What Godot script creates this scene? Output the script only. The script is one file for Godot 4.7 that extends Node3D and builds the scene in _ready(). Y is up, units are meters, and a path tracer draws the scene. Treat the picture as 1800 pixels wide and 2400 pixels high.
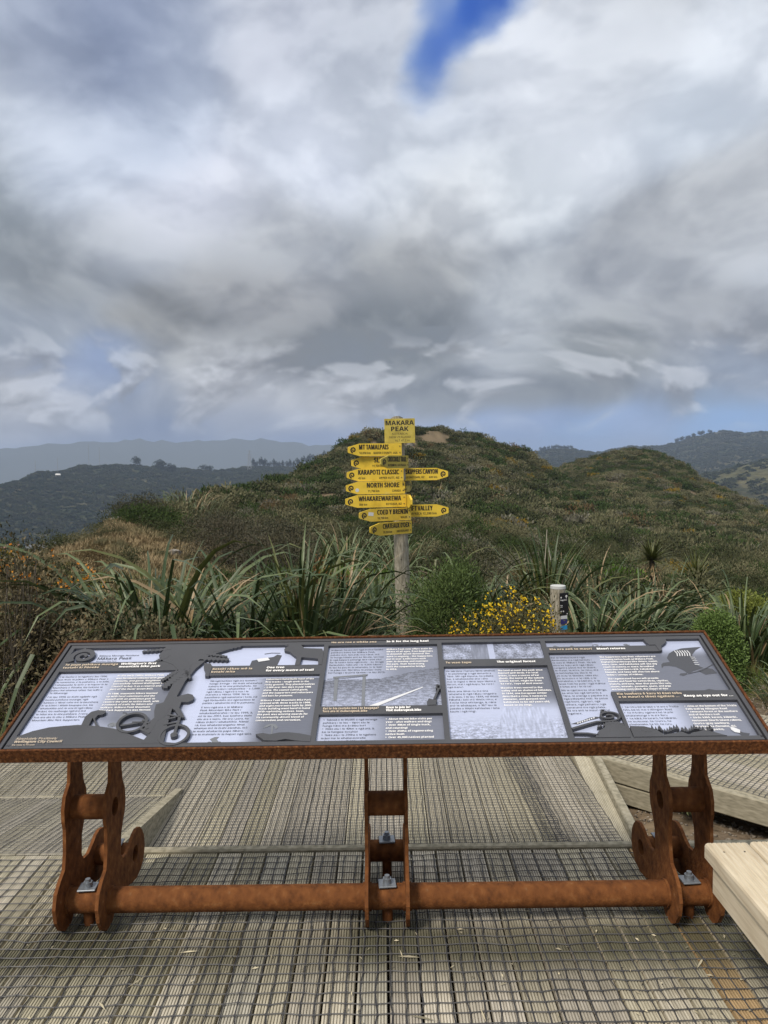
extends Node3D
# A lookout on a scrub-covered ridge: interpretive panel on rusted steel brackets, netted timber decks, a fingerpost, flax and hills.

var rng := RandomNumberGenerator.new()
var nz := FastNoiseLite.new()
var nz2 := FastNoiseLite.new()
var used := {}
var font_r: SystemFont
var font_b: SystemFont
var M := {}

class MB:
	var v := PackedVector3Array()
	var n := PackedVector3Array()
	var c := PackedColorArray()
	var uv := PackedVector2Array()
	var has_uv := false
	func tri(a: Vector3, b: Vector3, d: Vector3, col := Color.WHITE) -> void:
		var k := (b - a).cross(d - a).normalized()
		v.push_back(a); v.push_back(d); v.push_back(b)
		n.push_back(k); n.push_back(k); n.push_back(k)
		c.push_back(col); c.push_back(col); c.push_back(col)
	func quad(a: Vector3, b: Vector3, d: Vector3, e: Vector3, col := Color.WHITE) -> void:
		tri(a, b, d, col)
		tri(a, d, e, col)
	func quadc(a: Vector3, b: Vector3, d: Vector3, e: Vector3, ca: Color, cb: Color, cd: Color, ce: Color) -> void:
		var k := (b - a).cross(e - a).normalized()
		v.push_back(a); v.push_back(d); v.push_back(b); v.push_back(a); v.push_back(e); v.push_back(d)
		for i in 6: n.push_back(k)
		c.push_back(ca); c.push_back(cd); c.push_back(cb); c.push_back(ca); c.push_back(ce); c.push_back(cd)
	func smooth3(a: Vector3, b: Vector3, d: Vector3, na: Vector3, nb: Vector3, nd: Vector3, col := Color.WHITE) -> void:
		v.push_back(a); v.push_back(d); v.push_back(b)
		n.push_back(na); n.push_back(nd); n.push_back(nb)
		c.push_back(col); c.push_back(col); c.push_back(col)
	func box(at: Vector3, size: Vector3, bas := Basis(), ch := 0.0, col := Color.WHITE) -> void:
		# a box with chamfered edges when ch > 0
		var h := size * 0.5
		var p := func(x: float, y: float, z: float) -> Vector3: return at + bas * Vector3(x, y, z)
		if ch <= 0.0:
			for ax in 3:
				for s in [-1.0, 1.0]:
					var u := (ax + 1) % 3
					var w := (ax + 2) % 3
					var q := []
					for k in [[-1, -1], [1, -1], [1, 1], [-1, 1]]:
						var t := Vector3.ZERO
						t[ax] = h[ax] * s
						t[u] = h[u] * k[0] * s
						t[w] = h[w] * k[1]
						q.push_back(at + bas * t)
					quad(q[0], q[1], q[2], q[3], col)
			return
		for ax in 3:
			var u := (ax + 1) % 3
			var w := (ax + 2) % 3
			for s in [-1.0, 1.0]:
				var q := []
				for k in [[-1, -1], [1, -1], [1, 1], [-1, 1]]:
					var t := Vector3.ZERO
					t[ax] = h[ax] * s
					t[u] = (h[u] - ch) * k[0] * s
					t[w] = (h[w] - ch) * k[1]
					q.push_back(at + bas * t)
				quad(q[0], q[1], q[2], q[3], col)
			for su in [-1.0, 1.0]:
				for sw in [-1.0, 1.0]:
					var q := []
					for k in [[0, -1], [1, -1], [1, 1], [0, 1]]:
						var t := Vector3.ZERO
						t[ax] = (h[ax] - ch) * k[1]
						t[u] = (h[u] - (ch if k[0] == 1 else 0.0)) * su
						t[w] = (h[w] - (0.0 if k[0] == 1 else ch)) * sw
						q.push_back(at + bas * t)
					if su * sw > 0: quad(q[0], q[3], q[2], q[1], col)
					else: quad(q[0], q[1], q[2], q[3], col)
		for sx in [-1.0, 1.0]:
			for sy in [-1.0, 1.0]:
				for sz in [-1.0, 1.0]:
					var a := at + bas * Vector3(h.x * sx, (h.y - ch) * sy, (h.z - ch) * sz)
					var b := at + bas * Vector3((h.x - ch) * sx, h.y * sy, (h.z - ch) * sz)
					var d := at + bas * Vector3((h.x - ch) * sx, (h.y - ch) * sy, h.z * sz)
					if sx * sy * sz > 0: tri(a, b, d, col)
					else: tri(a, d, b, col)
	func cone(p0: Vector3, p1: Vector3, r0: float, r1: float, k := 12, cap0 := true, cap1 := true, col := Color.WHITE, flip := false) -> void:
		var ax := (p1 - p0).normalized()
		var e1 := ax.cross(Vector3.UP if absf(ax.y) < 0.9 else Vector3.RIGHT).normalized()
		var e2 := ax.cross(e1)
		var sg := -1.0 if flip else 1.0
		for i in k:
			var a0 := TAU * i / k
			var a1 := TAU * (i + 1) / k
			var d0 := e1 * cos(a0) + e2 * sin(a0)
			var d1 := e1 * cos(a1) + e2 * sin(a1)
			var A := p0 + d0 * r0
			var B := p0 + d1 * r0
			var C := p1 + d1 * r1
			var D := p1 + d0 * r1
			if flip:
				smooth3(A, D, C, -d0, -d0, -d1, col)
				smooth3(A, C, B, -d0, -d1, -d1, col)
			else:
				smooth3(A, B, C, d0, d1, d1, col)
				smooth3(A, C, D, d0, d1, d0, col)
			if cap0: tri(p0, B, A, col)
			if cap1: tri(p1, D, C, col)
	func extrude(pts: PackedVector2Array, t: Transform3D, z0: float, z1: float, col := Color.WHITE) -> void:
		# pts in x, y; solid between z0 and z1 of the frame t
		var ccw := pts
		if Geometry2D.is_polygon_clockwise(ccw):
			ccw = ccw.duplicate()
			ccw.reverse()
		var ids := Geometry2D.triangulate_polygon(ccw)
		if ids.is_empty(): print("polygon not simple ", ccw.size(), " ", ccw[0])
		for i in range(0, ids.size(), 3):
			var a := ccw[ids[i]]
			var b := ccw[ids[i + 1]]
			var d := ccw[ids[i + 2]]
			if (b - a).cross(d - a) < 0.0:
				var s := b
				b = d
				d = s
			tri(t * Vector3(a.x, a.y, z1), t * Vector3(b.x, b.y, z1), t * Vector3(d.x, d.y, z1), col)
			tri(t * Vector3(a.x, a.y, z0), t * Vector3(d.x, d.y, z0), t * Vector3(b.x, b.y, z0), col)
		for i in ccw.size():
			var a := ccw[i]
			var b := ccw[(i + 1) % ccw.size()]
			quad(t * Vector3(a.x, a.y, z0), t * Vector3(b.x, b.y, z0), t * Vector3(b.x, b.y, z1), t * Vector3(a.x, a.y, z1), col)
	func tube(pts: PackedVector3Array, r0: float, r1: float, k := 6, col := Color.WHITE) -> void:
		for i in pts.size() - 1:
			var a := lerpf(r0, r1, float(i) / (pts.size() - 1))
			var b := lerpf(r0, r1, float(i + 1) / (pts.size() - 1))
			cone(pts[i], pts[i + 1], a, b, k, i == 0, i == pts.size() - 2, col)
	func add(arrays: Array, t: Transform3D, col := Color.WHITE) -> void:
		var pv: PackedVector3Array = arrays[Mesh.ARRAY_VERTEX]
		var nn := (t.basis * Vector3(0, 0, 1)).normalized()
		var ids = arrays[Mesh.ARRAY_INDEX]
		if ids == null:
			for p in pv:
				v.push_back(t * p); n.push_back(nn); c.push_back(col)
			return
		for i in ids:
			v.push_back(t * pv[i]); n.push_back(nn); c.push_back(col)
	func mesh() -> ArrayMesh:
		var a := []
		a.resize(Mesh.ARRAY_MAX)
		a[Mesh.ARRAY_VERTEX] = v
		a[Mesh.ARRAY_NORMAL] = n
		a[Mesh.ARRAY_COLOR] = c
		if has_uv: a[Mesh.ARRAY_TEX_UV] = uv
		var m := ArrayMesh.new()
		m.add_surface_from_arrays(Mesh.PRIMITIVE_TRIANGLES, a)
		return m

# ---- naming and tagging
func numbered(called: String) -> String:
	if not used.has(called):
		used[called] = 0
		return called
	used[called] += 1
	return "%s_%03d" % [called, used[called]]

func tag(o: Node, label: String, category: String, group := "") -> void:
	o.set_meta("label", label)
	o.set_meta("category", category)
	if group: o.set_meta("group", group)

func thing(called: String, label: String, category: String, at := Vector3.ZERO, turn := 0.0, group := "") -> Node3D:
	var o := Node3D.new()
	o.name = numbered(called)
	add_child(o, true)
	o.position = at
	o.rotation.y = turn
	tag(o, label, category, group)
	return o

func put(called: String, mesh: Mesh, mat: Material, parent: Node = null) -> MeshInstance3D:
	var o := MeshInstance3D.new()
	if parent == null:
		o.name = numbered(called)
		parent = self
	else: o.name = called
	o.mesh = mesh
	o.material_override = mat
	parent.add_child(o, true)
	return o

func struct(called: String, mesh: Mesh, mat: Material) -> MeshInstance3D:
	var o := put(called, mesh, mat)
	o.set_meta("kind", "structure")
	return o

func struct_root(called: String) -> Node3D:
	var o := Node3D.new()
	o.name = numbered(called)
	add_child(o, true)
	o.set_meta("kind", "structure")
	return o

func scatter(called: String, mesh: Mesh, mat: Material, xf: Array, cols: Array, parent: Node = null) -> MultiMeshInstance3D:
	var mm := MultiMesh.new()
	mm.transform_format = MultiMesh.TRANSFORM_3D
	mm.use_colors = true
	mm.mesh = mesh
	mm.instance_count = xf.size()
	for i in xf.size():
		mm.set_instance_transform(i, xf[i])
		mm.set_instance_color(i, cols[i])
	var o := MultiMeshInstance3D.new()
	if parent == null:
		o.name = numbered(called)
		parent = self
	else: o.name = called
	o.multimesh = mm
	o.material_override = mat
	o.set_meta("kind", "stuff")
	parent.add_child(o, true)
	return o

# ---- materials
func noise_tex(freq: float, stops: Array, size := 512, seed_ := 1, octaves := 4, kind := FastNoiseLite.TYPE_SIMPLEX_SMOOTH) -> NoiseTexture2D:
	var f := FastNoiseLite.new()
	f.seed = seed_
	f.noise_type = kind
	f.frequency = freq
	f.fractal_octaves = octaves
	var g := Gradient.new()
	g.offsets = PackedFloat32Array(stops.map(func(s): return s[0]))
	g.colors = PackedColorArray(stops.map(func(s): return s[1]))
	var t := NoiseTexture2D.new()
	t.width = size
	t.height = size
	t.seamless = true
	t.noise = f
	t.color_ramp = g
	return t

func bump_tex(freq: float, strength: float, size := 512, seed_ := 7, octaves := 4) -> NoiseTexture2D:
	var f := FastNoiseLite.new()
	f.seed = seed_
	f.noise_type = FastNoiseLite.TYPE_SIMPLEX_SMOOTH
	f.frequency = freq
	f.fractal_octaves = octaves
	var t := NoiseTexture2D.new()
	t.width = size
	t.height = size
	t.seamless = true
	t.noise = f
	t.as_normal_map = true
	t.bump_strength = strength
	return t

func lin(r: float, g: float, b: float) -> Color: return Color(r, g, b).linear_to_srgb()

func mat(called: String, col: Color, rough := 0.8, vertex := false) -> StandardMaterial3D:
	var m := StandardMaterial3D.new()
	m.resource_name = called
	m.albedo_color = col.linear_to_srgb()
	m.roughness = rough
	m.vertex_color_use_as_albedo = vertex
	m.cull_mode = BaseMaterial3D.CULL_DISABLED
	M[called] = m
	return m

func tri_tex(m: StandardMaterial3D, albedo: Texture2D, normal: Texture2D, scale: Vector3, world := true, nscale := 1.0) -> void:
	m.albedo_texture = albedo
	if normal:
		m.normal_enabled = true
		m.normal_texture = normal
		m.normal_scale = nscale
	m.uv1_triplanar = true
	m.uv1_world_triplanar = world
	m.uv1_scale = scale

func make_materials() -> void:
	var white := Color.WHITE
	var m := mat("rusted_steel", white, 0.82)
	tri_tex(m, noise_tex(0.008, [[0.0, lin(.065, .026, .011)], [0.25, lin(.125, .047, .016)], [0.5, lin(.162, .061, .020)], [0.72, lin(.20, .078, .025)], [0.9, lin(.24, .108, .042)], [1.0, lin(.32, .20, .11)]], 1024, 11, 8), bump_tex(0.06, 3.0, 512, 12), Vector3(2.9, 2.3, 2.9), true, 0.5)
	m.metallic_specular = 0.3
	m = mat("rusted_rim", white, 0.85)
	tri_tex(m, noise_tex(0.02, [[0.0, lin(.03, .014, .008)], [0.35, lin(.075, .030, .013)], [0.6, lin(.13, .050, .020)], [0.8, lin(.18, .078, .030)], [0.92, lin(.27, .17, .075)], [1.0, lin(.40, .30, .15)]], 1024, 13, 6), bump_tex(0.05, 4.0, 512, 14), Vector3(3.0, 3.0, 3.0), true, 0.7)
	m.metallic_specular = 0.25
	m = mat("galvanised_steel", Color(.26, .29, .33), 0.45)
	m.metallic = 0.55
	m = mat("charcoal_plate", white, 0.5)
	tri_tex(m, noise_tex(0.01, [[0.0, lin(.050, .053, .062)], [1.0, lin(.066, .069, .080)]], 256, 15, 3), null, Vector3(1.5, 1.5, 1.5))
	mat("cream_lettering", Color(.60, .50, .38), 0.7)
	mat("white_lettering", Color(.86, .86, .86), 0.7)
	mat("dark_lettering", Color(.035, .04, .05), 0.7)
	mat("grey_print", Color(.16, .175, .20), 0.6)
	mat("dark_print", Color(.060, .065, .08), 0.6)
	mat("light_print", Color(.62, .64, .68), 0.6)
	m = mat("yellow_paint", white, 0.55)
	tri_tex(m, noise_tex(0.01, [[0.0, lin(.60, .41, .035)], [0.4, lin(.78, .55, .05)], [0.8, lin(.84, .60, .065)], [1.0, lin(.80, .62, .16)]], 512, 16, 5), null, Vector3(1.3, 1.3, 1.3))
	m = mat("faded_yellow_paint", white, 0.65)
	tri_tex(m, noise_tex(0.01, [[0.0, lin(.34, .27, .05)], [0.6, lin(.52, .42, .075)], [1.0, lin(.56, .46, .15)]], 512, 17, 5), null, Vector3(1.3, 1.3, 1.3))
	mat("black_paint", Color(.015, .015, .015), 0.6)
	m = mat("weathered_post", white, 0.9)
	tri_tex(m, noise_tex(0.02, [[0.0, lin(.10, .09, .065)], [0.35, lin(.24, .22, .17)], [0.6, lin(.36, .335, .27)], [1.0, lin(.50, .47, .39)]], 512, 18, 5), bump_tex(0.03, 5.0, 512, 19), Vector3(5.0, 0.7, 5.0), true, 0.8)
	m = mat("weathered_timber", white, 0.85, true)
	tri_tex(m, noise_tex(0.02, [[0.0, lin(.62, .60, .54)], [0.5, lin(.86, .85, .82)], [1.0, lin(1, 1, 1)]], 512, 20, 5), null, Vector3(12.0, 12.0, 1.2))
	m = mat("edging_timber", white, 0.85)
	tri_tex(m, noise_tex(0.012, [[0.0, lin(.15, .14, .10)], [0.5, lin(.30, .275, .205)], [1.0, lin(.40, .37, .29)]], 512, 21, 5), bump_tex(0.03, 3.0, 256, 22), Vector3(3.0, 8.0, 3.0), true, 0.5)
	m = mat("new_timber", white, 0.7)
	tri_tex(m, noise_tex(0.012, [[0.0, lin(.46, .385, .275)], [0.45, lin(.58, .505, .375)], [1.0, lin(.67, .60, .47)]], 512, 23, 5), null, Vector3(9.0, 9.0, 0.8))
	m = mat("netting", Color(.056, .057, .062), 0.55, true)
	m = mat("stake_timber", Color(.42, .38, .31), 0.9)
	m = mat("foliage", white, 0.62, true)
	m.backlight_enabled = true
	m.backlight = Color(.10, .12, .05)
	m.metallic_specular = 0.35
	m = mat("scrub_leaves", white, 0.85, true)
	m.metallic_specular = 0.12
	m = mat("flower", white, 0.7, true)
	m.metallic_specular = 0.2
	m = mat("ground_soil", white, 0.95, true)
	tri_tex(m, noise_tex(0.03, [[0.0, lin(.45, .43, .40)], [0.5, lin(.8, .78, .74)], [1.0, lin(1, 1, 1)]], 1024, 24, 6), bump_tex(0.05, 6.0, 512, 25, 5), Vector3(.35, .35, .35), true, 0.8)
	m.metallic_specular = 0.15
	m = mat("far_scrub", white, 0.95, true)
	tri_tex(m, noise_tex(0.05, [[0.0, lin(.30, .32, .32)], [0.42, lin(.6, .62, .6)], [0.6, lin(.85, .85, .82)], [1.0, lin(1.2, 1.15, 1.0)]], 1024, 26, 7), bump_tex(0.05, 8.0, 512, 27, 5), Vector3(.0016, .0016, .0016), true, 1.0)
	m.metallic_specular = 0.1
	mat("mountain_rock", Color(.07, .08, .06), 1.0)
	mat("stone", white, 0.9, true)
	mat("bark", Color(.10, .085, .065), 0.95)
	mat("white_paint", Color(.72, .72, .70), 0.6)
	mat("roof_red", Color(.28, .12, .09), 0.8)
	mat("roof_grey", Color(.12, .12, .13), 0.8)
	mat("house_wall", Color(.42, .40, .36), 0.85)
	mat("window_glass", Color(.03, .035, .04), 0.2)
	mat("lattice_steel", Color(.30, .31, .33), 0.6)
	mat("sign_black", Color(.012, .012, .016), 0.35)
	mat("sticker_blue", Color(.02, .27, .56), 0.5)
	mat("sticker_navy", Color(.03, .03, .16), 0.5)
	mat("sticker_white", Color(.62, .64, .66), 0.6)
	mat("post_cap", Color(.50, .52, .52), 0.8)
	# flax leaves: four tones
	for t in [["flax_green", Color(.036, .062, .020)], ["flax_grey_green", Color(.095, .130, .055)], ["flax_olive", Color(.085, .098, .026)], ["flax_dead", Color(.26, .19, .105)]]:
		var f := mat(t[0], t[1], 0.45)
		f.metallic_specular = 0.45
		f.backlight_enabled = true
		f.backlight = Color(.03, .045, .015)

# ---- sky
func paint_sky() -> ImageTexture:
	# air and clouds by azimuth and elevation: broad masses from scattered tones, broken up by noise
	var S: Array = [-22.8, 27.3, 150, 160, 180, -16.0, 26.9, 160, 170, 190, -18.8, 27.5, 138, 150, 176, -7.2, 27.3, 192, 198, 212, 0.4, 28.8, 196, 202, 214, -1.2, 26.0, 190, 197, 210, -13.4, 20.1, 206, 211, 225, -5.8, 23.2, 205, 212, 226, -21.7, 21.0, 195, 204, 220, -24.5, 17.7, 148, 156, 164, -22.8, 15.1, 140, 146, 153, -16.7, 23.5, 190, 200, 218, -9.0, 17.6, 175, 180, 188, -17.8, 17.6, 180, 186, 196, -9.1, 13.4, 158, 161, 166, -3.0, 10.2, 127, 133, 139, 1.7, 11.4, 135, 141, 147, -15.1, 10.0, 146, 149, 152, 3.3, 14.8, 162, 166, 171, 6.5, 18.9, 185, 190, 198, 3.4, 22.2, 198, 205, 216, 15.4, 22.1, 216, 222, 232, 11.0, 20.0, 210, 217, 226, 21.0, 22.6, 188, 197, 210, 24.8, 26.3, 204, 211, 222, 11.0, 26.7, 205, 211, 222, 16.8, 26.3, 200, 206, 216, 21.0, 16.4, 165, 170, 178, 25.0, 17.9, 175, 180, 188, 11.0, 11.9, 180, 186, 194, 18.3, 12.9, 170, 175, 183, 15.5, 9.1, 138, 144, 149, 23.8, 9.6, 155, 160, 168, 3.3, 6.5, 138, 144, 151, 21.2, 5.3, 148, 155, 165, 12.5, 6.6, 136, 142, 149, -9.2, 9.3, 138, 142, 147, 25.2, 5.7, 158, 168, 184, -24.5, 11.5, 160, 168, 180, -20.9, 7.8, 146, 163, 196, -25.5, 5.9, 196, 199, 205, -23.1, 6.9, 165, 175, 195, -13.1, 7.7, 192, 196, 202, -10.5, 6.3, 196, 199, 206, -5.5, 6.3, 192, 196, 203, -18.2, 5.9, 165, 173, 188, -21.0, 4.4, 163, 173, 192, -25.3, 3.6, 190, 194, 202, -9.3, 3.8, 175, 182, 196, 0.1, 4.1, 160, 172, 196, 9.5, 3.9, 150, 170, 206, 6.4, 2.7, 150, 172, 210, 18.4, 3.7, 158, 180, 216, 23.9, 3.3, 148, 185, 232, 14.0, 2.6, 150, 178, 218, -23.8, 2.4, 152, 163, 185, -15.4, 2.5, 148, 160, 184, -6.2, 2.6, 150, 164, 192, 4.7, 26.9, 66, 104, 182, 4.1, 26.6, 110, 138, 192, 4.4, 25.0, 186, 194, 208, 2.2, 26.7, 190, 197, 210, 5.3, 27.5, 80, 115, 190, 7.4, 29.2, 62, 100, 178, 6.5, 28.6, 80, 115, 188, 8.9, 29.8, 70, 105, 180, 4.4, 29.6, 120, 145, 195]
	var cw := 360
	var chh := 92
	var coarse := Image.create(cw, chh, false, Image.FORMAT_RGBF)
	var n1 := FastNoiseLite.new()
	n1.seed = 5
	n1.frequency = 1.0
	n1.fractal_octaves = 4
	for y in chh:
		var el := 90.5 - y
		for x in cw:
			var az := x - 179.5
			var d := Vector3(sin(deg_to_rad(az)) * cos(deg_to_rad(el)), sin(deg_to_rad(el)), -cos(deg_to_rad(az)) * cos(deg_to_rad(el)))
			var q := d / (maxf(d.y, 0.0) + 0.16)
			var base := Vector3(150, 157, 168).lerp(Vector3(242, 244, 246), smoothstep(20.0, 48.0, el)) + Vector3(1, 1, 1) * (n1.get_noise_3d(q.x * .55, q.z * .55, 2.0) * 62.0 + 6.0)
			var low := clampf((9.0 - el) / 9.0, 0.0, 1.0)
			base = base.lerp(Vector3(152, 170, 202), low * 0.6)
			var acc := base * 0.035
			var w := 0.035
			if absf(az) < 52.0 and el < 50.0:
				for i in range(0, S.size(), 5):
					var sx: float = lerpf(2.5, 3.1, smoothstep(3.0, 14.0, el))
					var sy: float = lerpf(.95, 2.1, clampf((S[i + 1] - 2.0) / 14.0, 0.0, 1.0))
					var small: bool = S[i + 4] - S[i + 2] > 55 and S[i + 1] > 20.0
					if small:
						sx = .80
						sy = .95
					var dx: float = (az - S[i]) / sx
					var dy: float = (el - S[i + 1]) / sy
					var e := dx * dx + dy * dy
					if e < 16.0:
						var k := exp(-e * 0.8) * (2.6 if small else 1.0)
						acc += Vector3(S[i + 2], S[i + 3], S[i + 4]) * k
						w += k
			acc /= w
			acc = (acc - Vector3(172, 178, 188)) * 1.24 + Vector3(178, 184, 194)
			acc = acc.clamp(Vector3.ZERO, Vector3(250, 250, 250))
			coarse.set_pixel(x, y, Color(acc.x / 255.0, acc.y / 255.0, acc.z / 255.0))
	var W := 4096
	var H := 2048
	var rows := int(chh * W / 360.0)
	coarse.resize(W, rows, Image.INTERPOLATE_CUBIC)
	var fb := FastNoiseLite.new()
	fb.seed = 9
	fb.frequency = 1.0
	fb.fractal_octaves = 6
	fb.fractal_gain = 0.52
	var wp := FastNoiseLite.new()
	wp.seed = 21
	wp.frequency = 1.0
	wp.fractal_octaves = 3
	wp.fractal_gain = .4
	var out := Image.create(W, H, false, Image.FORMAT_RGB8)
	out.fill(Color(.50, .53, .56))
	for part in 2:
		var step := 4 if part == 0 else 1
		var x0 := 0
		var x1 := W
		var y1 := H / 2 + 8
		var y0 := 0
		if part == 1:
			x0 = W / 2 - 360
			x1 = W / 2 + 360
			y0 = int(H * 0.5 * (1.0 - 38.0 / 90.0))
		var im := Image.create((x1 - x0) / step, (y1 - y0) / step, false, Image.FORMAT_RGB8)
		for iy in im.get_height():
			var y := y0 + iy * step
			var el := (0.5 - (y + 0.5) / H) * PI
			var ce := cos(el)
			var se := sin(el)
			var sc := 1.0 / (maxf(se, 0.0) + 0.42)
			for ix in im.get_width():
				var x := x0 + ix * step
				var az := ((x + 0.5) / W - 0.5) * TAU
				var dx := sin(az) * ce * sc
				var dz := -cos(az) * ce * sc
				var py := se * 2.2
				var wa := wp.get_noise_3d(dx * 1.3, dz * 1.3, py)
				var wb := wp.get_noise_3d(dx * 1.3 + 31.0, dz * 1.3, py + 7.0)
				# the masses follow the cloud deck; their lobes are round
				var ux := sin(az) * ce + wa * .10
				var uy := se * 1.45 + wb * .06
				var uz := -cos(az) * ce
				var f := fb.get_noise_3d(ux * 3.2, uy * 3.2, uz * 3.2)
				var b1 := absf(n1.get_noise_3d(ux * 5.2, uy * 5.2, uz * 5.2))
				var b2 := absf(n1.get_noise_3d(ux * 12.0 + 9.0, uy * 12.0, uz * 12.0))
				var g := (b1 * .7 + b2 * .42) - .22
				var c1 := fb.get_noise_3d(ux * 3.7 + 2.0, uy * 3.7, uz * 3.7)
				var c2 := fb.get_noise_3d(ux * 3.7 + 2.0, (uy + .040) * 3.7, uz * 3.7)
				var relief := clampf((c1 - c2) * 1.1, -.20, .20)
				var amp := 46.0 * clampf(.30 + se * 4.0, 0.0, 1.0)
				var sx := clampi(x + int((wa * 1.0 + f * .22 + c1 * .42) * amp), 0, W - 1)
				var sy := clampi(y + int((wb * .7 + g * .25 + c2 * .30) * amp), 0, rows - 1)
				var col := coarse.get_pixel(sx, sy)
				var cloud := clampf(1.0 - (col.b - col.r) * 2.6, 0.2, 1.0)
				var t := (f * 0.12 + g * 0.08) * cloud + relief * cloud * .30
				col = Color(col.r + t, col.g + t * .97, col.b + t * .9)
				# heaped clouds low over the far country, lit from above
				var lowband := smoothstep(.030, .06, se) * smoothstep(.19, .12, se)
				if lowband > 0.0:
					var p1 := fb.get_noise_3d(ux * 6.5 + 20.0, uy * 9.0, uz * 6.5)
					var p2 := fb.get_noise_3d(ux * 6.5 + 20.0, (uy + .022) * 9.0, uz * 6.5)
					var al := smoothstep(-.06, .20, p1) * lowband * .60
					var sh := clampf(.74 + (p1 - p2) * .9, .56, .90)
					col = col.lerp(Color(sh * .985, sh, sh * 1.03), al)
				im.set_pixel(ix, iy, Color(clampf(col.r, 0, 1), clampf(col.g, 0, 1), clampf(col.b, 0, 1)))
		if part == 0: im.resize(W, y1, Image.INTERPOLATE_CUBIC)
		out.blit_rect(im, Rect2i(0, 0, im.get_width(), im.get_height()), Vector2i(x0, y0))
	# straight ahead (-z) is the panorama's edge
	var turned := Image.create(W, H, false, Image.FORMAT_RGB8)
	turned.blit_rect(out, Rect2i(W / 2, 0, W / 2, H), Vector2i(0, 0))
	turned.blit_rect(out, Rect2i(0, 0, W / 2, H), Vector2i(W / 2, 0))
	return ImageTexture.create_from_image(turned)

# ---- terrain: rows of [azimuth, distance, height, distance, height ...] seen from the lookout
const HILL := [
	[-32.7, 12, -0.18, 18, -0.68, 24, -1.11],
	[-26.7, 12, -0.25, 18, -0.69, 25, -1.15],
	[-23.5, 12, -0.31, 18, -0.69, 26, -1.06],
	[-19.6, 12, -0.38, 20, -0.69, 32, -0.57],
	[-17.3, 12, -0.44, 20, -0.73, 30, -0.78, 37, -0.49],
	[-14.9, 12, -0.50, 20, -0.93, 30, -1.15, 46, -1.00],
	[-12.8, 12, -0.56, 20, -1.04, 30, -1.30, 46, -1.51, 58, -1.10],
	[-10.7, 12, -0.61, 20, -1.15, 32, -1.68, 50, -1.98, 76, -0.81],
	[-8.2, 12, -0.65, 22, -1.36, 36, -1.96, 52, -2.19, 76, -1.90, 95, -0.21],
	[-5.7, 12, -0.69, 25, -1.54, 40, -2.19, 55, -2.53, 75, -2.54, 110, 0.85],
	[-3.1, 12, -0.70, 25, -1.59, 40, -2.50, 60, -2.86, 85, -1.44, 126, 4.63],
	[-1.2, 12, -0.71, 25, -1.65, 40, -2.59, 60, -2.95, 90, -0.38, 132, 6.64],
	[1.5, 12, -0.75, 25, -1.70, 40, -2.54, 60, -2.75, 90, -0.04, 120, 4.22, 140, 7.90],
	[3.9, 12, -0.76, 25, -1.81, 40, -2.69, 60, -3.01, 90, -0.97, 120, 3.10, 142, 7.75],
	[5.7, 12, -0.75, 25, -1.91, 40, -2.85, 60, -3.29, 90, -1.75, 120, 2.12, 142, 6.75],
	[7.9, 12, -0.75, 25, -1.99, 40, -2.96, 60, -3.63, 90, -2.42, 120, 0.55, 146, 5.70],
	[10.1, 12, -0.74, 25, -2.03, 40, -3.06, 60, -3.89, 90, -3.28, 120, -1.13, 155, 3.53],
	[13.4, 12, -0.72, 25, -2.15, 40, -3.41, 65, -4.79, 100, -4.70, 150, -2.58, 200, 1.15],
	[16.1, 12, -0.73, 25, -2.25, 40, -3.66, 65, -5.10, 100, -5.38, 150, -3.26, 210, 3.03],
	[17.8, 12, -0.71, 25, -2.33, 40, -3.84, 65, -5.34, 100, -5.73, 150, -3.43, 215, 4.79],
	[19.5, 12, -0.73, 25, -2.38, 40, -3.91, 65, -5.58, 100, -6.12, 150, -4.23, 212, 3.52],
	[21.2, 12, -0.71, 25, -2.43, 40, -3.97, 65, -5.77, 100, -6.60, 150, -5.39, 205, 0.17],
	[24.5, 12, -0.69, 25, -2.52, 40, -4.18, 65, -6.32, 100, -7.76, 150, -7.25, 182, -5.90],
	[26.6, 12, -0.69, 25, -2.53, 40, -4.21, 65, -6.55, 100, -8.31, 150, -9.05, 170, -8.96],
	[32.6, 12, -0.60, 25, -2.39, 40, -4.13, 65, -6.66, 100, -9.42, 140, -11.64],
]
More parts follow.
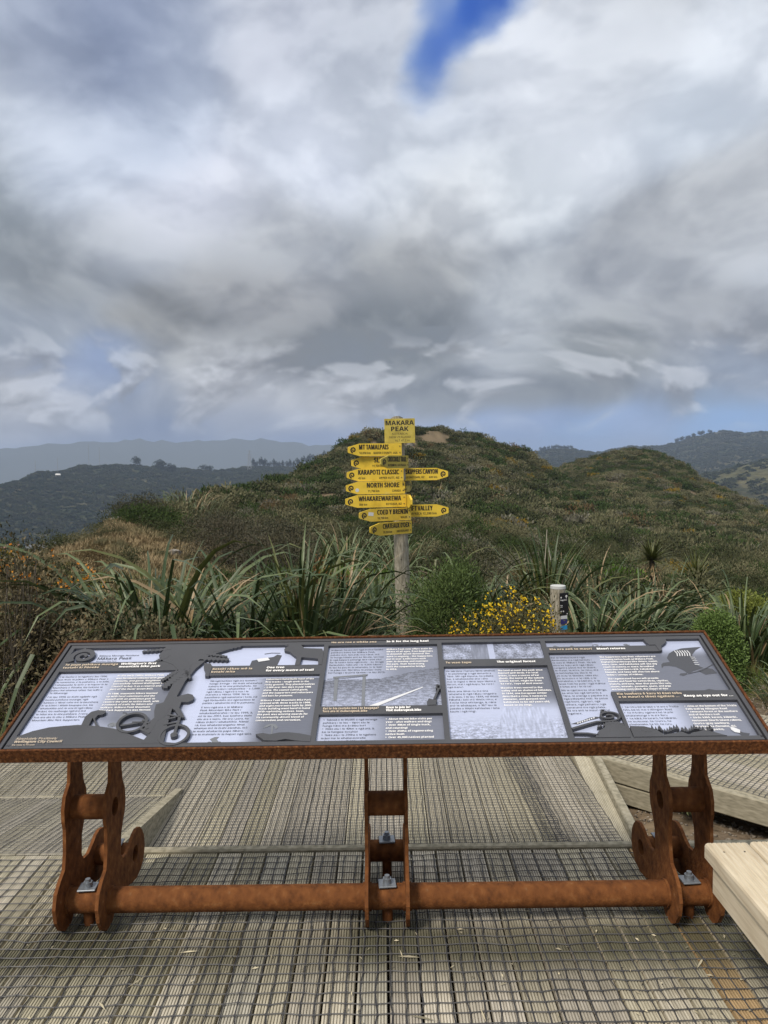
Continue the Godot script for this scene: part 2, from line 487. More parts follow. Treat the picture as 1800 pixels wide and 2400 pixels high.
const FAR := [
	[-33.6, 500, -67, 900, -76, 1300, -20],
	[-26.5, 500, -81, 850, -83, 1150, -15],
	[-25.2, 500, -82, 850, -84, 1200, -12],
	[-24.0, 500, -83, 850, -84, 1250, 1],
	[-21.3, 500, -85, 850, -83, 1350, 3],
	[-18.0, 500, -79, 900, -71, 1400, 5],
	[-15.1, 500, -75, 900, -63, 1450, -2],
	[-12.3, 500, -71, 900, -60, 1500, -5],
	[-10.1, 500, -69, 900, -56, 1550, -0],
	[-7.1, 500, -67, 900, -52, 1600, -2],
	[-4.0, 500, -68, 900, -53, 1650, 12],
	[-1.2, 500, -68, 900, -53, 1700, 11],
	[3.2, 500, -68, 900, -54, 1900, 16],
	[9.5, 500, -68, 900, -55, 2000, 19],
	[10.9, 500, -68, 900, -59, 2100, 31],
	[12.2, 500, -68, 900, -59, 2100, 40],
	[13.7, 500, -68, 900, -59, 2100, 37],
	[15.8, 500, -67, 900, -59, 2200, 28],
	[17.7, 500, -67, 900, -54, 2300, 46],
	[18.9, 500, -66, 900, -54, 1800, -25, 2300, 41],
	[20.6, 500, -66, 900, -54, 1800, -16, 2300, 51],
	[22.4, 500, -65, 800, -47, 1100, -19, 1150, -21, 1500, -40, 2300, 69],
	[23.8, 500, -65, 800, -47, 1100, -13, 1150, -15, 1500, -33, 2300, 79],
	[25.1, 500, -64, 800, -45, 1100, -5, 1150, -7, 1500, -27, 2300, 73],
	[26.5, 500, -63, 800, -43, 1100, -0, 1150, -1, 1500, -23, 2300, 74],
	[33.6, 500, -60, 800, -37, 1100, 4, 1150, 2, 1500, -19, 2300, 49],
]
const PEAKS := [-33.5, 108, -26.4, 124, -24.8, 142, -23.5, 158, -21.3, 163, -19.4, 173, -17.5, 184, -14.8, 161, -12.9, 180, -10.6, 182, -8.5, 178, -7.0, 165, -5.5, 141, -3.1, 130, 3.2, 98, 12.5, 29]

func row_height(r: Array, d: float, near_h: float, fall: float) -> float:
	var pd := 0.0
	var ph := near_h
	var i := 1
	while i < r.size():
		var kd: float = r[i]
		var kh: float = r[i + 1]
		if d <= kd:
			return lerpf(ph, kh, (d - pd) / (kd - pd))
		pd = kd
		ph = kh
		i += 2
	var x := d - pd
	return ph - fall * x * x / (x + pd * 0.14)

func table_height(T: Array, az: float, d: float, near_h: float, fall: float) -> float:
	var k := T.size()
	if az <= T[0][0]: return row_height(T[0], d, near_h, fall)
	if az >= T[k - 1][0]: return row_height(T[k - 1], d, near_h, fall)
	for i in k - 1:
		if az <= T[i + 1][0]:
			var t: float = (az - T[i][0]) / (T[i + 1][0] - T[i][0])
			return lerpf(row_height(T[i], d, near_h, fall), row_height(T[i + 1], d, near_h, fall), t)
	return 0.0

func ground_height(x: float, z: float) -> float:
	var d := sqrt(x * x + z * z)
	var az := rad_to_deg(atan2(x, -z))
	var h := table_height(HILL, az, d, -0.46, 0.55)
	if absf(az) > 33.0:
		var away := -0.46 - 0.04 * maxf(d - 8.0, 0.0) - 0.0035 * maxf(d - 20.0, 0.0) * maxf(d - 20.0, 0.0)
		h = lerpf(h, away, smoothstep(33.0, 75.0, absf(az)))
	var far := smoothstep(10.0, 45.0, d)
	h += far * (nz.get_noise_2d(x * 1.2, z * 1.2) * .45 + nz.get_noise_2d(x * 5.0, z * 5.0) * 0.35)
	h += 0.05 * nz.get_noise_2d(x * 25.0, z * 25.0) * smoothstep(4.5, 6.0, d)
	h += .15 * smoothstep(1.15, 1.5, x) * smoothstep(9.0, 7.0, d)
	return maxf(h, -75.0)

# bare or grassy patches on the hill: x, z, radius, tone (0 dirt, 1 dry grass, 2 green grass)
const PATCH := [[-4.5, -57.8, 3.8, 0], [-6.8, -61.6, 4.0, 1], [-5.2, -70, 3.0, 0], [-4.1, -81.9, 4.2, 0], [.6, -106, 5.2, 0], [1.8, -114, 2.6, 0], [2.6, -121, 5.0, 0], [5.0, -127, 2.4, 0], [7.5, -132, 4.0, 0], [9.6, -138, 3.4, 0], [13.3, -46.1, 2.4, 0], [17.9, -48.8, 2.6, 0], [62.8, -195, 5, 0], [60.5, -197, 2.2, 0], [59.4, -148.6, 3.6, 0], [66, -147, 3.6, 0], [26.9, -127, 2.5, 0], [3.4, -61.9, 2.5, 1], [-1.2, -20, 2.0, 2], [-.6, -17, 1.6, 2], [-10.2, -40.7, 3.5, 1], [-1.5, -90, 3.0, 0], [34, -118, 2, 0], [9, -60, 2.5, 1], [-9.5, -64, 4.5, 1], [-13, -62, 4, 1], [-3.2, -68, 4, 1], [-1, -76, 3, 1], [-10, -52, 3.5, 1], [4, -98, 3.6, 0], [-2.2, -99, 2.2, 0], [6, -50, 2.4, 1], [12, -58, 2.2, 1], [22, -70, 2.5, 1], [30, -82, 3.4, 0], [38, -130, 3.6, 0], [45, -150, 3.6, 0], [52, -182, 2.0, 0]]

func patch_at(x: float, z: float) -> int:
	var w := nz2.get_noise_2d(x * 3.0, z * 3.0) * 0.5
	for p in PATCH:
		var dx: float = x - p[0]
		var dz: float = z - p[1]
		if sqrt(dx * dx + dz * dz) < p[2] * (1.0 + w): return p[3]
	var az := rad_to_deg(atan2(x, -z))
	var d := sqrt(x * x + z * z)
	if d > 9.0 and d < 48.0 and az < -11.0 + w * 4.0 - maxf(0.0, 14.0 - d) * .8 and nz2.get_noise_2d(x * 1.6 + 40.0, z * 1.6) < 0.28: return 1
	return -1

func ground_color(x: float, z: float) -> Color:
	var d := sqrt(x * x + z * z)
	var a := nz.get_noise_2d(x * 9.0, z * 9.0)
	var b := nz2.get_noise_2d(x * 2.0, z * 2.0)
	if d < 10.0:
		var col := Color(.25, .195, .14).lerp(Color(.17, .145, .115), clampf(.5 + a, 0, 1))
		var grass := smoothstep(6.7, 7.4, d + b * 1.4) * smoothstep(-.35, .1, a + .2)
		if x < 1.5: grass = maxf(grass, smoothstep(5.2, 6.0, d))
		return col.lerp(Color(.11, .125, .05), clampf(grass, 0, 1))
	match patch_at(x, z):
		0: return Color(.27, .215, .15).lerp(Color(.15, .125, .085), clampf(.5 + a, 0, 1))
		1: return Color(.235, .18, .10).lerp(Color(.15, .125, .065), clampf(.5 + a * 1.2, 0, 1))
		2: return Color(.10, .15, .04)
	return Color(.050, .048, .030).lerp(Color(.085, .076, .050), clampf(.5 + b, 0, 1))

func grid(nu: int, nv: int, where: Callable, tint: Callable) -> ArrayMesh:
	var v := PackedVector3Array()
	var c := PackedColorArray()
	var n := PackedVector3Array()
	for i in nu:
		for j in nv:
			var p: Vector3 = where.call(i, j)
			v.push_back(p)
			c.push_back(tint.call(p))
	for i in nu:
		for j in nv:
			var e1 := v[mini(i + 1, nu - 1) * nv + j] - v[maxi(i - 1, 0) * nv + j]
			var e2 := v[i * nv + mini(j + 1, nv - 1)] - v[i * nv + maxi(j - 1, 0)]
			var k := e1.cross(e2)
			if k.y < 0.0: k = -k
			n.push_back(k.normalized() if k.length() > 1e-9 else Vector3.UP)
	var ids := PackedInt32Array()
	for i in nu - 1:
		for j in nv - 1:
			var a := i * nv + j
			ids.append_array(PackedInt32Array([a, a + 1, a + nv, a + 1, a + nv + 1, a + nv]))
	var arr := []
	arr.resize(Mesh.ARRAY_MAX)
	arr[Mesh.ARRAY_VERTEX] = v
	arr[Mesh.ARRAY_NORMAL] = n
	arr[Mesh.ARRAY_COLOR] = c
	arr[Mesh.ARRAY_INDEX] = ids
	var m := ArrayMesh.new()
	m.add_surface_from_arrays(Mesh.PRIMITIVE_TRIANGLES, arr)
	return m

# ---- lettering
func text_arrays(s: String, font: Font, px := 20, curve := 3.0) -> Array:
	var tm := TextMesh.new()
	tm.font = font
	tm.text = s
	tm.font_size = px
	tm.pixel_size = 1.0 / px
	tm.depth = 0.0
	tm.curve_step = curve
	tm.horizontal_alignment = HORIZONTAL_ALIGNMENT_LEFT
	if tm.get_surface_count() == 0: return []
	return tm.surface_get_arrays(0)

func bounds(pv: PackedVector3Array) -> Rect2:
	var lo := Vector2(1e9, 1e9)
	var hi := -lo
	for p in pv:
		lo = lo.min(Vector2(p.x, p.y))
		hi = hi.max(Vector2(p.x, p.y))
	return Rect2(lo, hi - lo)

var base_cache := {}
func base_line(font: Font, px: int) -> float:
	var key := [font, px]
	if not base_cache.has(key):
		base_cache[key] = bounds(text_arrays("H", font, px)[Mesh.ARRAY_VERTEX])
	return base_cache[key].position.y

func cap_height(font: Font, px: int) -> float:
	base_line(font, px)
	return base_cache[[font, px]].size.y

# t: frame whose x runs along the line and y up; (0, 0) is the left end of the base line
func write(mb: MB, s: String, font: Font, cap: float, t: Transform3D, width := 0.0, stretch := 1.0, px := 20, curve := 3.0, centre := false) -> float:
	var arr := text_arrays(s, font, px, curve)
	if arr.is_empty(): return 0.0
	var r := bounds(arr[Mesh.ARRAY_VERTEX])
	var k := cap / cap_height(font, px)
	var kx := k * stretch
	if width > 0.0: kx = width / r.size.x
	var off := -r.position.x * kx
	if centre: off -= r.size.x * kx * 0.5
	mb.add(arr, t * Transform3D(Basis(Vector3(kx, 0, 0), Vector3(0, k, 0), Vector3(0, 0, 1)), Vector3(off, -base_line(font, px) * k, 0)))
	return r.size.x * kx

func stroke(pts: PackedVector2Array, w0: float, w1: float) -> PackedVector2Array:
	var l := PackedVector2Array()
	var r := PackedVector2Array()
	for i in pts.size():
		var d := (pts[mini(i + 1, pts.size() - 1)] - pts[maxi(i - 1, 0)]).normalized().orthogonal()
		var w := lerpf(w0, w1, float(i) / (pts.size() - 1)) * 0.5
		l.push_back(pts[i] + d * w)
		r.push_back(pts[i] - d * w)
	r.reverse()
	l.append_array(r)
	return l

func ribbon(mb: MB, pts: PackedVector2Array, w0: float, w1: float, t: Transform3D, z0: float, z1: float) -> void:
	# a stroke of changing width built from pieces, so that it may curl over itself
	for i in pts.size() - 1:
		var a := lerpf(w0, w1, float(i) / (pts.size() - 1)) * 0.5
		var b := lerpf(w0, w1, float(i + 1) / (pts.size() - 1)) * 0.5
		var d0 := (pts[mini(i + 1, pts.size() - 1)] - pts[maxi(i - 1, 0)]).normalized().orthogonal()
		var d1 := (pts[mini(i + 2, pts.size() - 1)] - pts[i]).normalized().orthogonal()
		var q := [pts[i] + d0 * a, pts[i] - d0 * a, pts[i + 1] - d1 * b, pts[i + 1] + d1 * b]
		if (q[1] - q[0]).cross(q[2] - q[0]) < 0.0: q = [q[0], q[3], q[2], q[1]]
		var top := []
		var low := []
		for p in q:
			top.push_back(t * Vector3(p.x, p.y, z1))
			low.push_back(t * Vector3(p.x, p.y, z0))
		mb.quad(top[0], top[1], top[2], top[3])
		if z1 - z0 > 1e-5:
			for k in 4: mb.quad(low[k], low[(k + 1) % 4], top[(k + 1) % 4], top[k])

func spiral(centre: Vector2, r0: float, r1: float, a0: float, a1: float, k: int, sy := 1.0) -> PackedVector2Array:
	var p := PackedVector2Array()
	for i in k + 1:
		var t := float(i) / k
		var a := lerpf(a0, a1, t)
		var r := lerpf(r0, r1, t)
		p.push_back(centre + Vector2(cos(a) * r, sin(a) * r * sy))
	return p

func poly(a: Array) -> PackedVector2Array:
	var p := PackedVector2Array()
	for i in range(0, a.size(), 2): p.push_back(Vector2(a[i], a[i + 1]))
	return p

# ---- interpretive panel
func build_panel() -> void:
	var root := thing("interpretive_panel", "long tilted interpretive panel with charcoal cut-out plate on rusted steel brackets", "information panel", Vector3(0, 0, -2.6))
	var rust: Material = M.rusted_steel
	# six profiled plates
	var outline := poly([2.71, .795, 2.676, .60, 2.659, .49, 2.618, .457, 2.602, .417, 2.602, .373, 2.61, .345, 2.604, .263, 2.59, .209, 2.552, .189, 2.518, .160, 2.502, .115, 2.512, .065, 2.538, .025, 2.575, .0, 2.625, .0, 2.655, .022, 2.70, .036, 2.79, .036, 2.85, .020, 2.90, .010, 2.955, .022, 2.992, .05, 3.008, .09, 3.0, .135, 2.98, .165, 2.955, .188, 2.915, .198, 2.88, .192, 2.845, .175, 2.80, .160, 2.755, .166, 2.737, .19, 2.745, .26, 2.765, .295, 2.792, .33, 2.804, .37, 2.80, .415, 2.78, .45, 2.772, .50, 2.785, .60, 2.81, .80])
	for i in outline.size(): outline[i] = Vector2(-(outline[i].x - 2.6), outline[i].y)
	var holed := keyhole(keyhole(outline, Vector2(-.093, .389), .033, 18), Vector2(-.292, .111), .031, 18)
	var tz := -.02
	for x in [-1.128, -.984, -.075, .065, .984, 1.128]:
		var mb := MB.new()
		mb.extrude(holed, Transform3D(Basis(Vector3(0, 0, 1), Vector3(0, 1, 0), Vector3(-1, 0, 0)), Vector3(x, 0, 0)), -.006, .006)
		put("bracket_plate", mb.mesh(), rust, root)
	# ground tube, in the lengths between plates, and the spacer pipes of every bracket
	var xs := [-1.122, -.990, -.978, -.081, -.069, .059, .071, .978, .990, 1.122]
	for i in range(0, 10, 2):
		var mb := MB.new()
		mb.cone(Vector3(xs[i], .085, tz), Vector3(xs[i + 1], .085, tz), .043, .043, 28, false, false)
		# weld beads
		for s in [0, 1]:
			var e: float = xs[i + s] + (.004 if s == 0 else -.004)
			mb.cone(Vector3(e - .005, .085, tz), Vector3(e + .005, .085, tz), .047, .047, 24, true, true)
		put("ground_tube", mb.mesh(), rust, root)
	for pair in [[-1.122, -.990], [-.069, .059], [.990, 1.122]]:
		for q in [[-.093, .389, .043], [-.292, .111, .040]]:
			var mb := MB.new()
			mb.cone(Vector3(pair[0], q[1], q[0]), Vector3(pair[1], q[1], q[0]), q[2], q[2], 24, false, false)
			mb.cone(Vector3(pair[0], q[1], q[0]), Vector3(pair[1], q[1], q[0]), q[2] - .006, q[2] - .006, 24, false, false, Color.WHITE, true)
			put("spacer_pipe", mb.mesh(), rust, root)
		var mid: float = (pair[0] + pair[1]) * 0.5
		for q in [[tz, .085 + .043], [-.292, .111 + .040]]:
			var mb := MB.new()
			mb.box(Vector3(mid, q[1] + .004, q[0]), Vector3(.062, .006, .055), Basis(Vector3.UP, .08), .0015)
			mb.cone(Vector3(mid, q[1] + .007, q[0]), Vector3(mid, q[1] + .024, q[0]), .0165, .0165, 6, false, true)
			mb.cone(Vector3(mid, q[1] + .024, q[0]), Vector3(mid, q[1] + .034, q[0]), .010, .009, 10, false, true)
			put("anchor_bolt", mb.mesh(), M.galvanised_steel, root)
		for q in [[tz, .05], [-.292, .085]]:
			var rod := MB.new()
			rod.cone(Vector3(mid, 0.0, q[0]), Vector3(mid, q[1], q[0]), .019, .019, 14, true, false)
			put("anchor_rod", rod.mesh(), rust, root)
	# the tilted tray
	var tray := Node3D.new()
	tray.name = "tray"
	root.add_child(tray)
	tray.transform = Transform3D(Basis(Vector3.UP, deg_to_rad(-1.499)) * Basis(Vector3.BACK, deg_to_rad(.5717)) * Basis(Vector3.RIGHT, deg_to_rad(20.936)), Vector3(-.018, .841, .001))
	var W := 2.4
	var D := .592
	var rim := MB.new()
	rim.box(Vector3(0, -.018, D / 2 + .004), Vector3(W + .016, .050, .008), Basis(), .0015)
	rim.box(Vector3(0, -.018, -D / 2 - .004), Vector3(W + .016, .050, .008), Basis(), .0015)
	for s in [-1, 1]: rim.box(Vector3(s * (W / 2 + .004), -.018, 0), Vector3(.008, .050, D - .001), Basis(), .0015)
	rim.box(Vector3(0, -.038, 0), Vector3(W - .002, .006, D - .002))
	put("rusted_rim", rim.mesh(), M.rusted_rim, tray)
	var lip := MB.new()
	lip.box(Vector3(0, -.006, -D / 2 + .007), Vector3(W, .014, .014), Basis(), .001)
	for s in [-1, 1]: lip.box(Vector3(s * (W / 2 - .007), -.006, .007), Vector3(.014, .014, D - .0145), Basis(), .001)
	lip.box(Vector3(0, -.030, 0), Vector3(W - .03, .01, D - .03))
	put("outer_lip", lip.mesh(), M.charcoal_plate, tray)
	# printed sheet
	var sheet := MB.new()
	sheet.has_uv = true
	var y0 := -.010
	sheet.quad(Vector3(-W / 2 + .022, y0, D / 2 - .008), Vector3(W / 2 - .022, y0, D / 2 - .008), Vector3(W / 2 - .022, y0, -D / 2 + .022), Vector3(-W / 2 + .022, y0, -D / 2 + .022))
	for p in sheet.v: sheet.uv.push_back(Vector2((p.x + W / 2) / W, (p.z + D / 2) / D))
	var sm := mat("printed_sheet", Color.WHITE, 0.38)
	sm.albedo_texture = sheet_texture()
	sm.metallic_specular = 0.6
	put("printed_sheet", sheet.mesh(), sm, tray)
	# frame of millimetres: u to the right, v towards the reader; z up from the sheet
	var F := Transform3D(Basis(Vector3(.001, 0, 0), Vector3(0, 0, .001), Vector3(0, 1, 0)), Vector3(-W / 2, y0, -D / 2))
	# cover plate: frame bars butted together
	var plate := MB.new()
	var top := .011
	for r in [[22, 20, 2378, 38], [22, 38, 38, 574], [2370, 38, 2378, 574], [22, 566, 2378, 584], [983, 38, 1000, 566], [1404, 38, 1421, 566], [1787, 38, 1804, 566], [1000, 399, 1404, 440], [1000, 38, 1404, 46], [1421, 146, 1787, 188], [38, 130, 475, 184], [587, 164, 983, 220], [1804, 77, 2204, 114], [1984, 342, 2370, 393]]:
		var z1 := top
		plate.extrude(poly([r[0], r[1], r[2], r[1], r[2], r[3], r[0], r[3]]), F, .0002, z1)
	plate.extrude(poly([1972, 342, 1984, 342, 1984, 566, 1974, 566]), F, .0002, top)
	put("cover_plate", plate.mesh(), M.charcoal_plate, tray)
	var shapes := {
		"cut_out_ground": [37, 531, 80, 503, 126, 486, 177, 479, 230, 477, 271, 481, 306, 487, 357, 501, 408, 527, 450, 548, 472, 554, 522, 562, 560, 567, 600, 567, 600, 570, 38, 570],
		"cut_out_worker": [229, 479, 226, 434, 238, 410, 258, 402, 284, 405, 287, 418, 280, 426, 266, 428, 262, 446, 282, 476, 292, 484, 280, 484, 253, 440, 254, 480],
		"cut_out_tree_trunk": [470, 130, 556, 130, 532, 178, 512, 250, 505, 330, 506, 400, 512, 480, 522, 566, 452, 566, 468, 513, 463, 440, 470, 330, 472, 260],
		"cut_out_tree_crown": [386, 36, 662, 36, 640, 56, 596, 80, 540, 112, 512, 157, 504, 184, 470, 184, 440, 150, 400, 128, 374, 92, 382, 60],
		"cut_out_cyclist": [445, 377, 481, 361, 504, 336, 522, 342, 529, 362, 528, 394, 550, 429, 560, 447, 543, 446, 517, 408, 500, 395, 493, 440, 474, 460, 466, 530, 437, 509, 451, 462, 459, 444, 449, 411],
		"cut_out_helmet": [504, 342, 520, 330, 540, 322, 557, 328, 566, 342, 565, 357, 552, 367, 526, 366],
		"cut_out_goat": [849, 34, 892, 34, 910, 61, 978, 66, 985, 90, 985, 166, 972, 166, 968, 130, 957, 127, 907, 119, 905, 166, 888, 166, 889, 119, 859, 84, 840, 76, 836, 66, 846, 52],
		"cut_out_hand": [808, 532, 830, 527, 853, 534, 880, 526, 911, 525, 946, 531, 985, 542, 985, 570, 938, 564, 906, 556, 877, 564, 840, 562],
		"cut_out_bracket": [556, 146, 580, 150, 589, 166, 589, 219, 590, 226, 576, 224, 572, 200, 560, 175],
		"cut_out_spade_blade": [1362, 366, 1373, 371, 1389, 374, 1384, 392, 1386, 400, 1357, 401, 1355, 384],
		"cut_out_log": [2166, 36, 2246, 36, 2248, 50, 2240, 64, 2218, 84, 2213, 112, 2204, 114, 2200, 76, 2178, 76, 2172, 62],
		"cut_out_bush": [1868, 568, 1876, 552, 1886, 538, 1908, 522, 1914, 500, 1931, 497, 1955, 495, 1965, 503, 1974, 518, 1976, 568],
		"cut_out_scrub": [1986, 526, 2020, 522, 2060, 537, 2080, 560, 2113, 553, 2139, 547, 2155, 560, 2176, 551, 2209, 541, 2236, 550, 2270, 567, 1986, 568]}
	var hh := top + .0004
	for k in shapes:
		var mb := MB.new()
		mb.extrude(poly(shapes[k]), F, .0002, hh)
		if k == "cut_out_tree_crown":
			for f in [[410, 52, 303, 65, 20], [412, 92, 372, 134, 24], [530, 112, 642, 126, 30], [552, 86, 632, 108, 20], [570, 70, 672, 40, 24], [500, 160, 512, 226, 24], [486, 200, 446, 288, 44], [470, 190, 428, 246, 26], [500, 190, 526, 236, 18]]:
				frond(mb, Vector2(f[0], f[1]), Vector2(f[2], f[3]), f[4], F, hh + .0004)
		if k == "cut_out_bush":
			for i in 9: spike(mb, Vector2(1888 + i * 10, 512 - absf(i - 4.5) * .5 - 8 + absf(i - 5) * 4), 14, F, hh + .0003)
		if k == "cut_out_scrub":
			for i in 26: spike(mb, Vector2(2020 + i * 8.6, 541 + sin(i * .9) * 6), 20 + 6 * sin(i * 2.1), F, hh + .0003)
		hh += .00015
		put(k, mb.mesh(), M.charcoal_plate, tray)
	var wheels := MB.new()
	var rear := MB.new()
	ribbon(rear, spiral(Vector2(393, 468), 46, 46, 0, TAU, 28), 9, 9, F, .0002, hh)
	put("cut_out_wheel", rear.mesh(), M.charcoal_plate, tray)
	ribbon(wheels, spiral(Vector2(547, 530), 46, 46, 0, TAU, 28), 9, 9, F, .0002, hh)
	var hub := MB.new()
	ribbon(hub, spiral(Vector2(547, 530), 6, 6, 0, TAU, 10), 12, 12, F, .0002, hh)
	put("cut_out_hub", hub.mesh(), M.charcoal_plate, tray)
	for l in [[543, 440, 547, 530, 9], [393, 468, 452, 470, 8], [360, 484, 440, 464, 7], [425, 455, 452, 500, 9], [500, 430, 545, 444, 7], [506, 452, 530, 446, 7], [500, 480, 540, 470, 7], [430, 500, 466, 520, 8]]:
		var bar := MB.new()
		ribbon(bar, poly([l[0], l[1], l[2], l[3]]), l[4], l[4], F, .0002, hh - .0002)
		put("cut_out_frame_tube", bar.mesh(), M.charcoal_plate, tray)
	put("cut_out_wheel", wheels.mesh(), M.charcoal_plate, tray)
	var koru := MB.new()
	ribbon(koru, spiral(Vector2(92, 92), 47, 6, PI * .75, PI * 4.1, 40, .95), 20, 12, F, .0002, hh)
	ribbon(koru, poly([44, 130, 40, 100, 52, 66, 84, 44]), 12, 10, F, .0002, hh - .0002)
	ribbon(koru, spiral(Vector2(1933, 467), 40, 5, PI * .5, -PI * 2.9, 40, .62), 6, 6, F, .0002, hh)
	ribbon(koru, poly([1932, 445, 1922, 449, 1914, 445, 1917, 438, 1926, 438]), 6, 5, F, .0002, hh - .0003)
	ribbon(koru, poly([1933, 492, 1889, 494, 1852, 507, 1804, 526]), 6, 8, F, .0002, hh - .0003)
	ribbon(koru, poly([1804, 546, 1850, 548, 1880, 556]), 6, 6, F, .0002, hh - .0003)
	ribbon(koru, poly([1987, 522, 2030, 524, 2060, 538, 2080, 566]), 9, 9, F, .0002, hh - .0004)
	ribbon(koru, poly([1380, 370, 1398, 312]), 7, 7, F, .0002, hh)
	ribbon(koru, poly([1391, 293, 1404, 298, 1402, 316, 1390, 312, 1391, 293]), 6, 6, F, .0002, hh - .0002)
	ribbon(koru, poly([846, 36, 838, 42, 850, 46]), 6, 4, F, .0002, hh)
	put("cut_out_koru", koru.mesh(), M.charcoal_plate, tray)
	# flat pictures printed on the sheet
	var zz := .0004
	var prints := {
		"printed_parrot": ["dark_print", [[2367, 77, 2336, 79, 2293, 84, 2260, 98, 2237, 116, 2222, 142, 2225, 166, 2199, 171, 2190, 182, 2186, 202, 2196, 190, 2214, 189, 2236, 195, 2258, 219, 2263, 233, 2277, 230, 2290, 221, 2330, 204, 2305, 180, 2318, 151, 2316, 127, 2340, 97]]],
		"printed_tail": ["dark_print", [[2304, 220, 2337, 204, 2358, 210, 2366, 236, 2323, 243]]],
		"printed_claw": ["dark_print", [[2233, 243, 2240, 234, 2262, 232, 2262, 240, 2246, 248]]],
		"printed_hill": ["dark_print", [[2270, 342, 2285, 330, 2305, 322, 2330, 330, 2345, 342]]],
		"printed_lizard": ["dark_print", [[1809, 490, 1849, 474, 1874, 461, 1897, 456, 1912, 460, 1894, 468, 1870, 474, 1830, 492]]],
		"printed_goat": ["dark_print", [[720, 158, 724, 120, 760, 108, 800, 98, 812, 84, 830, 90, 828, 104, 820, 158]]],
		"printed_fantail": ["dark_print", [[2306, 520, 2332, 540, 2350, 545, 2340, 558, 2322, 560, 2318, 546]]],
		"printed_cyclist": ["grey_print", [[312, 464, 322, 452, 335, 456, 340, 440, 336, 425, 348, 404, 360, 410, 358, 420, 348, 430, 352, 450, 360, 470, 340, 468, 328, 476]]],
		"printed_rider": ["grey_print", [[660, 566, 672, 552, 662, 540, 676, 530, 690, 530, 684, 540, 696, 556, 704, 566]]],
		"printed_seedling": ["grey_print", [[854, 527, 852, 500, 848, 478, 836, 486, 824, 492, 832, 476, 848, 470, 862, 472, 872, 488, 866, 498, 856, 480, 858, 527]]],
		"printed_ridge": ["grey_print", [[38, 520, 90, 496, 150, 470, 210, 462, 270, 470, 330, 480, 420, 520, 300, 487, 177, 478, 80, 502, 38, 530]]],
		"printed_bridge_post": ["grey_print", [[1035, 232, 1049, 230, 1051, 359, 1041, 359]]],
		"printed_bridge_pole": ["grey_print", [[1134, 212, 1145, 212, 1147, 387, 1136, 387]]],
		"printed_bridge_beam": ["grey_print", [[1030, 224, 1152, 212, 1152, 219, 1030, 232]]],
		"printed_wing": ["light_print", [[2301, 515, 2312, 518, 2326, 530, 2320, 544, 2306, 540, 2299, 528]]],
		"printed_fleece": ["light_print", [[740, 112, 780, 104, 790, 120, 750, 130]]]}
	for k in prints:
		var mb := MB.new()
		var lift: float = .0012 if prints[k][0] == "light_print" else 0.0
		for q in prints[k][1]: mb.extrude(poly(q), F, zz + lift, zz + lift + .00005)
		zz += .00006
		put(k, mb.mesh(), M[prints[k][0]], tray)
	for l in [["printed_branch", 2264, 238, 2319, 220, 2368, 186, 3], ["printed_horn", 764, 80, 790, 74, 822, 76, 3], ["printed_cap", 340, 405, 352, 407, 356, 414, 5], ["printed_wire", 1010, 238, 1060, 236, 1150, 222, 2]]:
		var mb := MB.new()
		ribbon(mb, poly(l.slice(1, 7)), l[7], l[7], F, .0016, .0016)
		put(l[0], mb.mesh(), M.dark_print, tray)
	for w in [[320, 466, 9], [352, 466, 9], [664, 560, 7], [696, 560, 7]]:
		var mb := MB.new()
		ribbon(mb, spiral(Vector2(w[0], w[1]), w[2], w[2], 0, TAU, 14), 2, 2, F, .0017, .0017)
		put("printed_wheel", mb.mesh(), M.grey_print, tray)
	for q in [[1840, 60, 20, 10], [1900, 60, 12, 8], [1990, 58, 40, 12], [2100, 56, 24, 4], [2180, 536, 16, 9]]:
		var mb := MB.new()
		ribbon(mb, spiral(Vector2(q[0], q[1]), q[2] * .5, 2, 0, 9, 20, .5), 3, 2, F, .0017, .0017)
		put("printed_insect", mb.mesh(), M.grey_print, tray)
	for i in 19:
		var mb := MB.new()
		if i < 6: ribbon(mb, poly([2262 + i * 9, 100, 2266 + i * 9, 118, 2262 + i * 9, 134]), 4, 3, F, .0021, .0021)
		elif i < 11: ribbon(mb, poly([2306, 140 + (i - 6) * 11, 2318, 143 + (i - 6) * 11, 2322, 141 + (i - 6) * 11]), 3, 2, F, .0021, .0021)
		else: ribbon(mb, poly([1830 + (i - 11) * 8, 490 - (i - 11) * 3.4, 1834 + (i - 11) * 8, 484 - (i - 11) * 3.4]), 5, 3, F, .0021, .0021)
		put("printed_feather" if i < 11 else "printed_scale", mb.mesh(), M.light_print, tray)
	var deckp := MB.new()
	ribbon(deckp, poly([1160, 398, 1250, 345, 1344, 291]), 18, 4, F, .0015, .0015)
	put("printed_bridge_deck", deckp.mesh(), M.light_print, tray)
	# lettering
	var T := func(u: float, v: float, z: float) -> Transform3D: return Transform3D(Basis(Vector3(1, 0, 0), Vector3(0, 0, -1), Vector3(0, 1, 0)), F * Vector3(u, v, z))
	var zp := top + .0025
	var cream := MB.new()
	var white := MB.new()
	var dark := MB.new()
	dark_mb = dark
	for l in [["Te papa pahikara maunga", 45, 151, 194], ["tuatahi ki Pōneke", 44, 168, 132], ["Kotahi rākau mō ia", 595, 190, 142], ["kotahi mita", 594, 207, 84], ["He ara roa e whāia ana", 1010, 34, 168], ["Kei te hia tautoko koe i te kaupapa?", 1012, 418, 183], ["Toro atu ki makarapeak.bike", 1011, 432, 147], ["Te wao tapu", 1429, 173, 91], ["Kia ora anō te mauri", 1812, 101, 152], ["Kia tuwhera ō karu ki ēnei tohu", 1988, 363, 212], ["o te mauri o tēnei ngahere …", 1989, 379, 198]]:
		write(cream, l[0], font_b, .0105, T.call(l[1], l[2], zp), l[3] * .001)
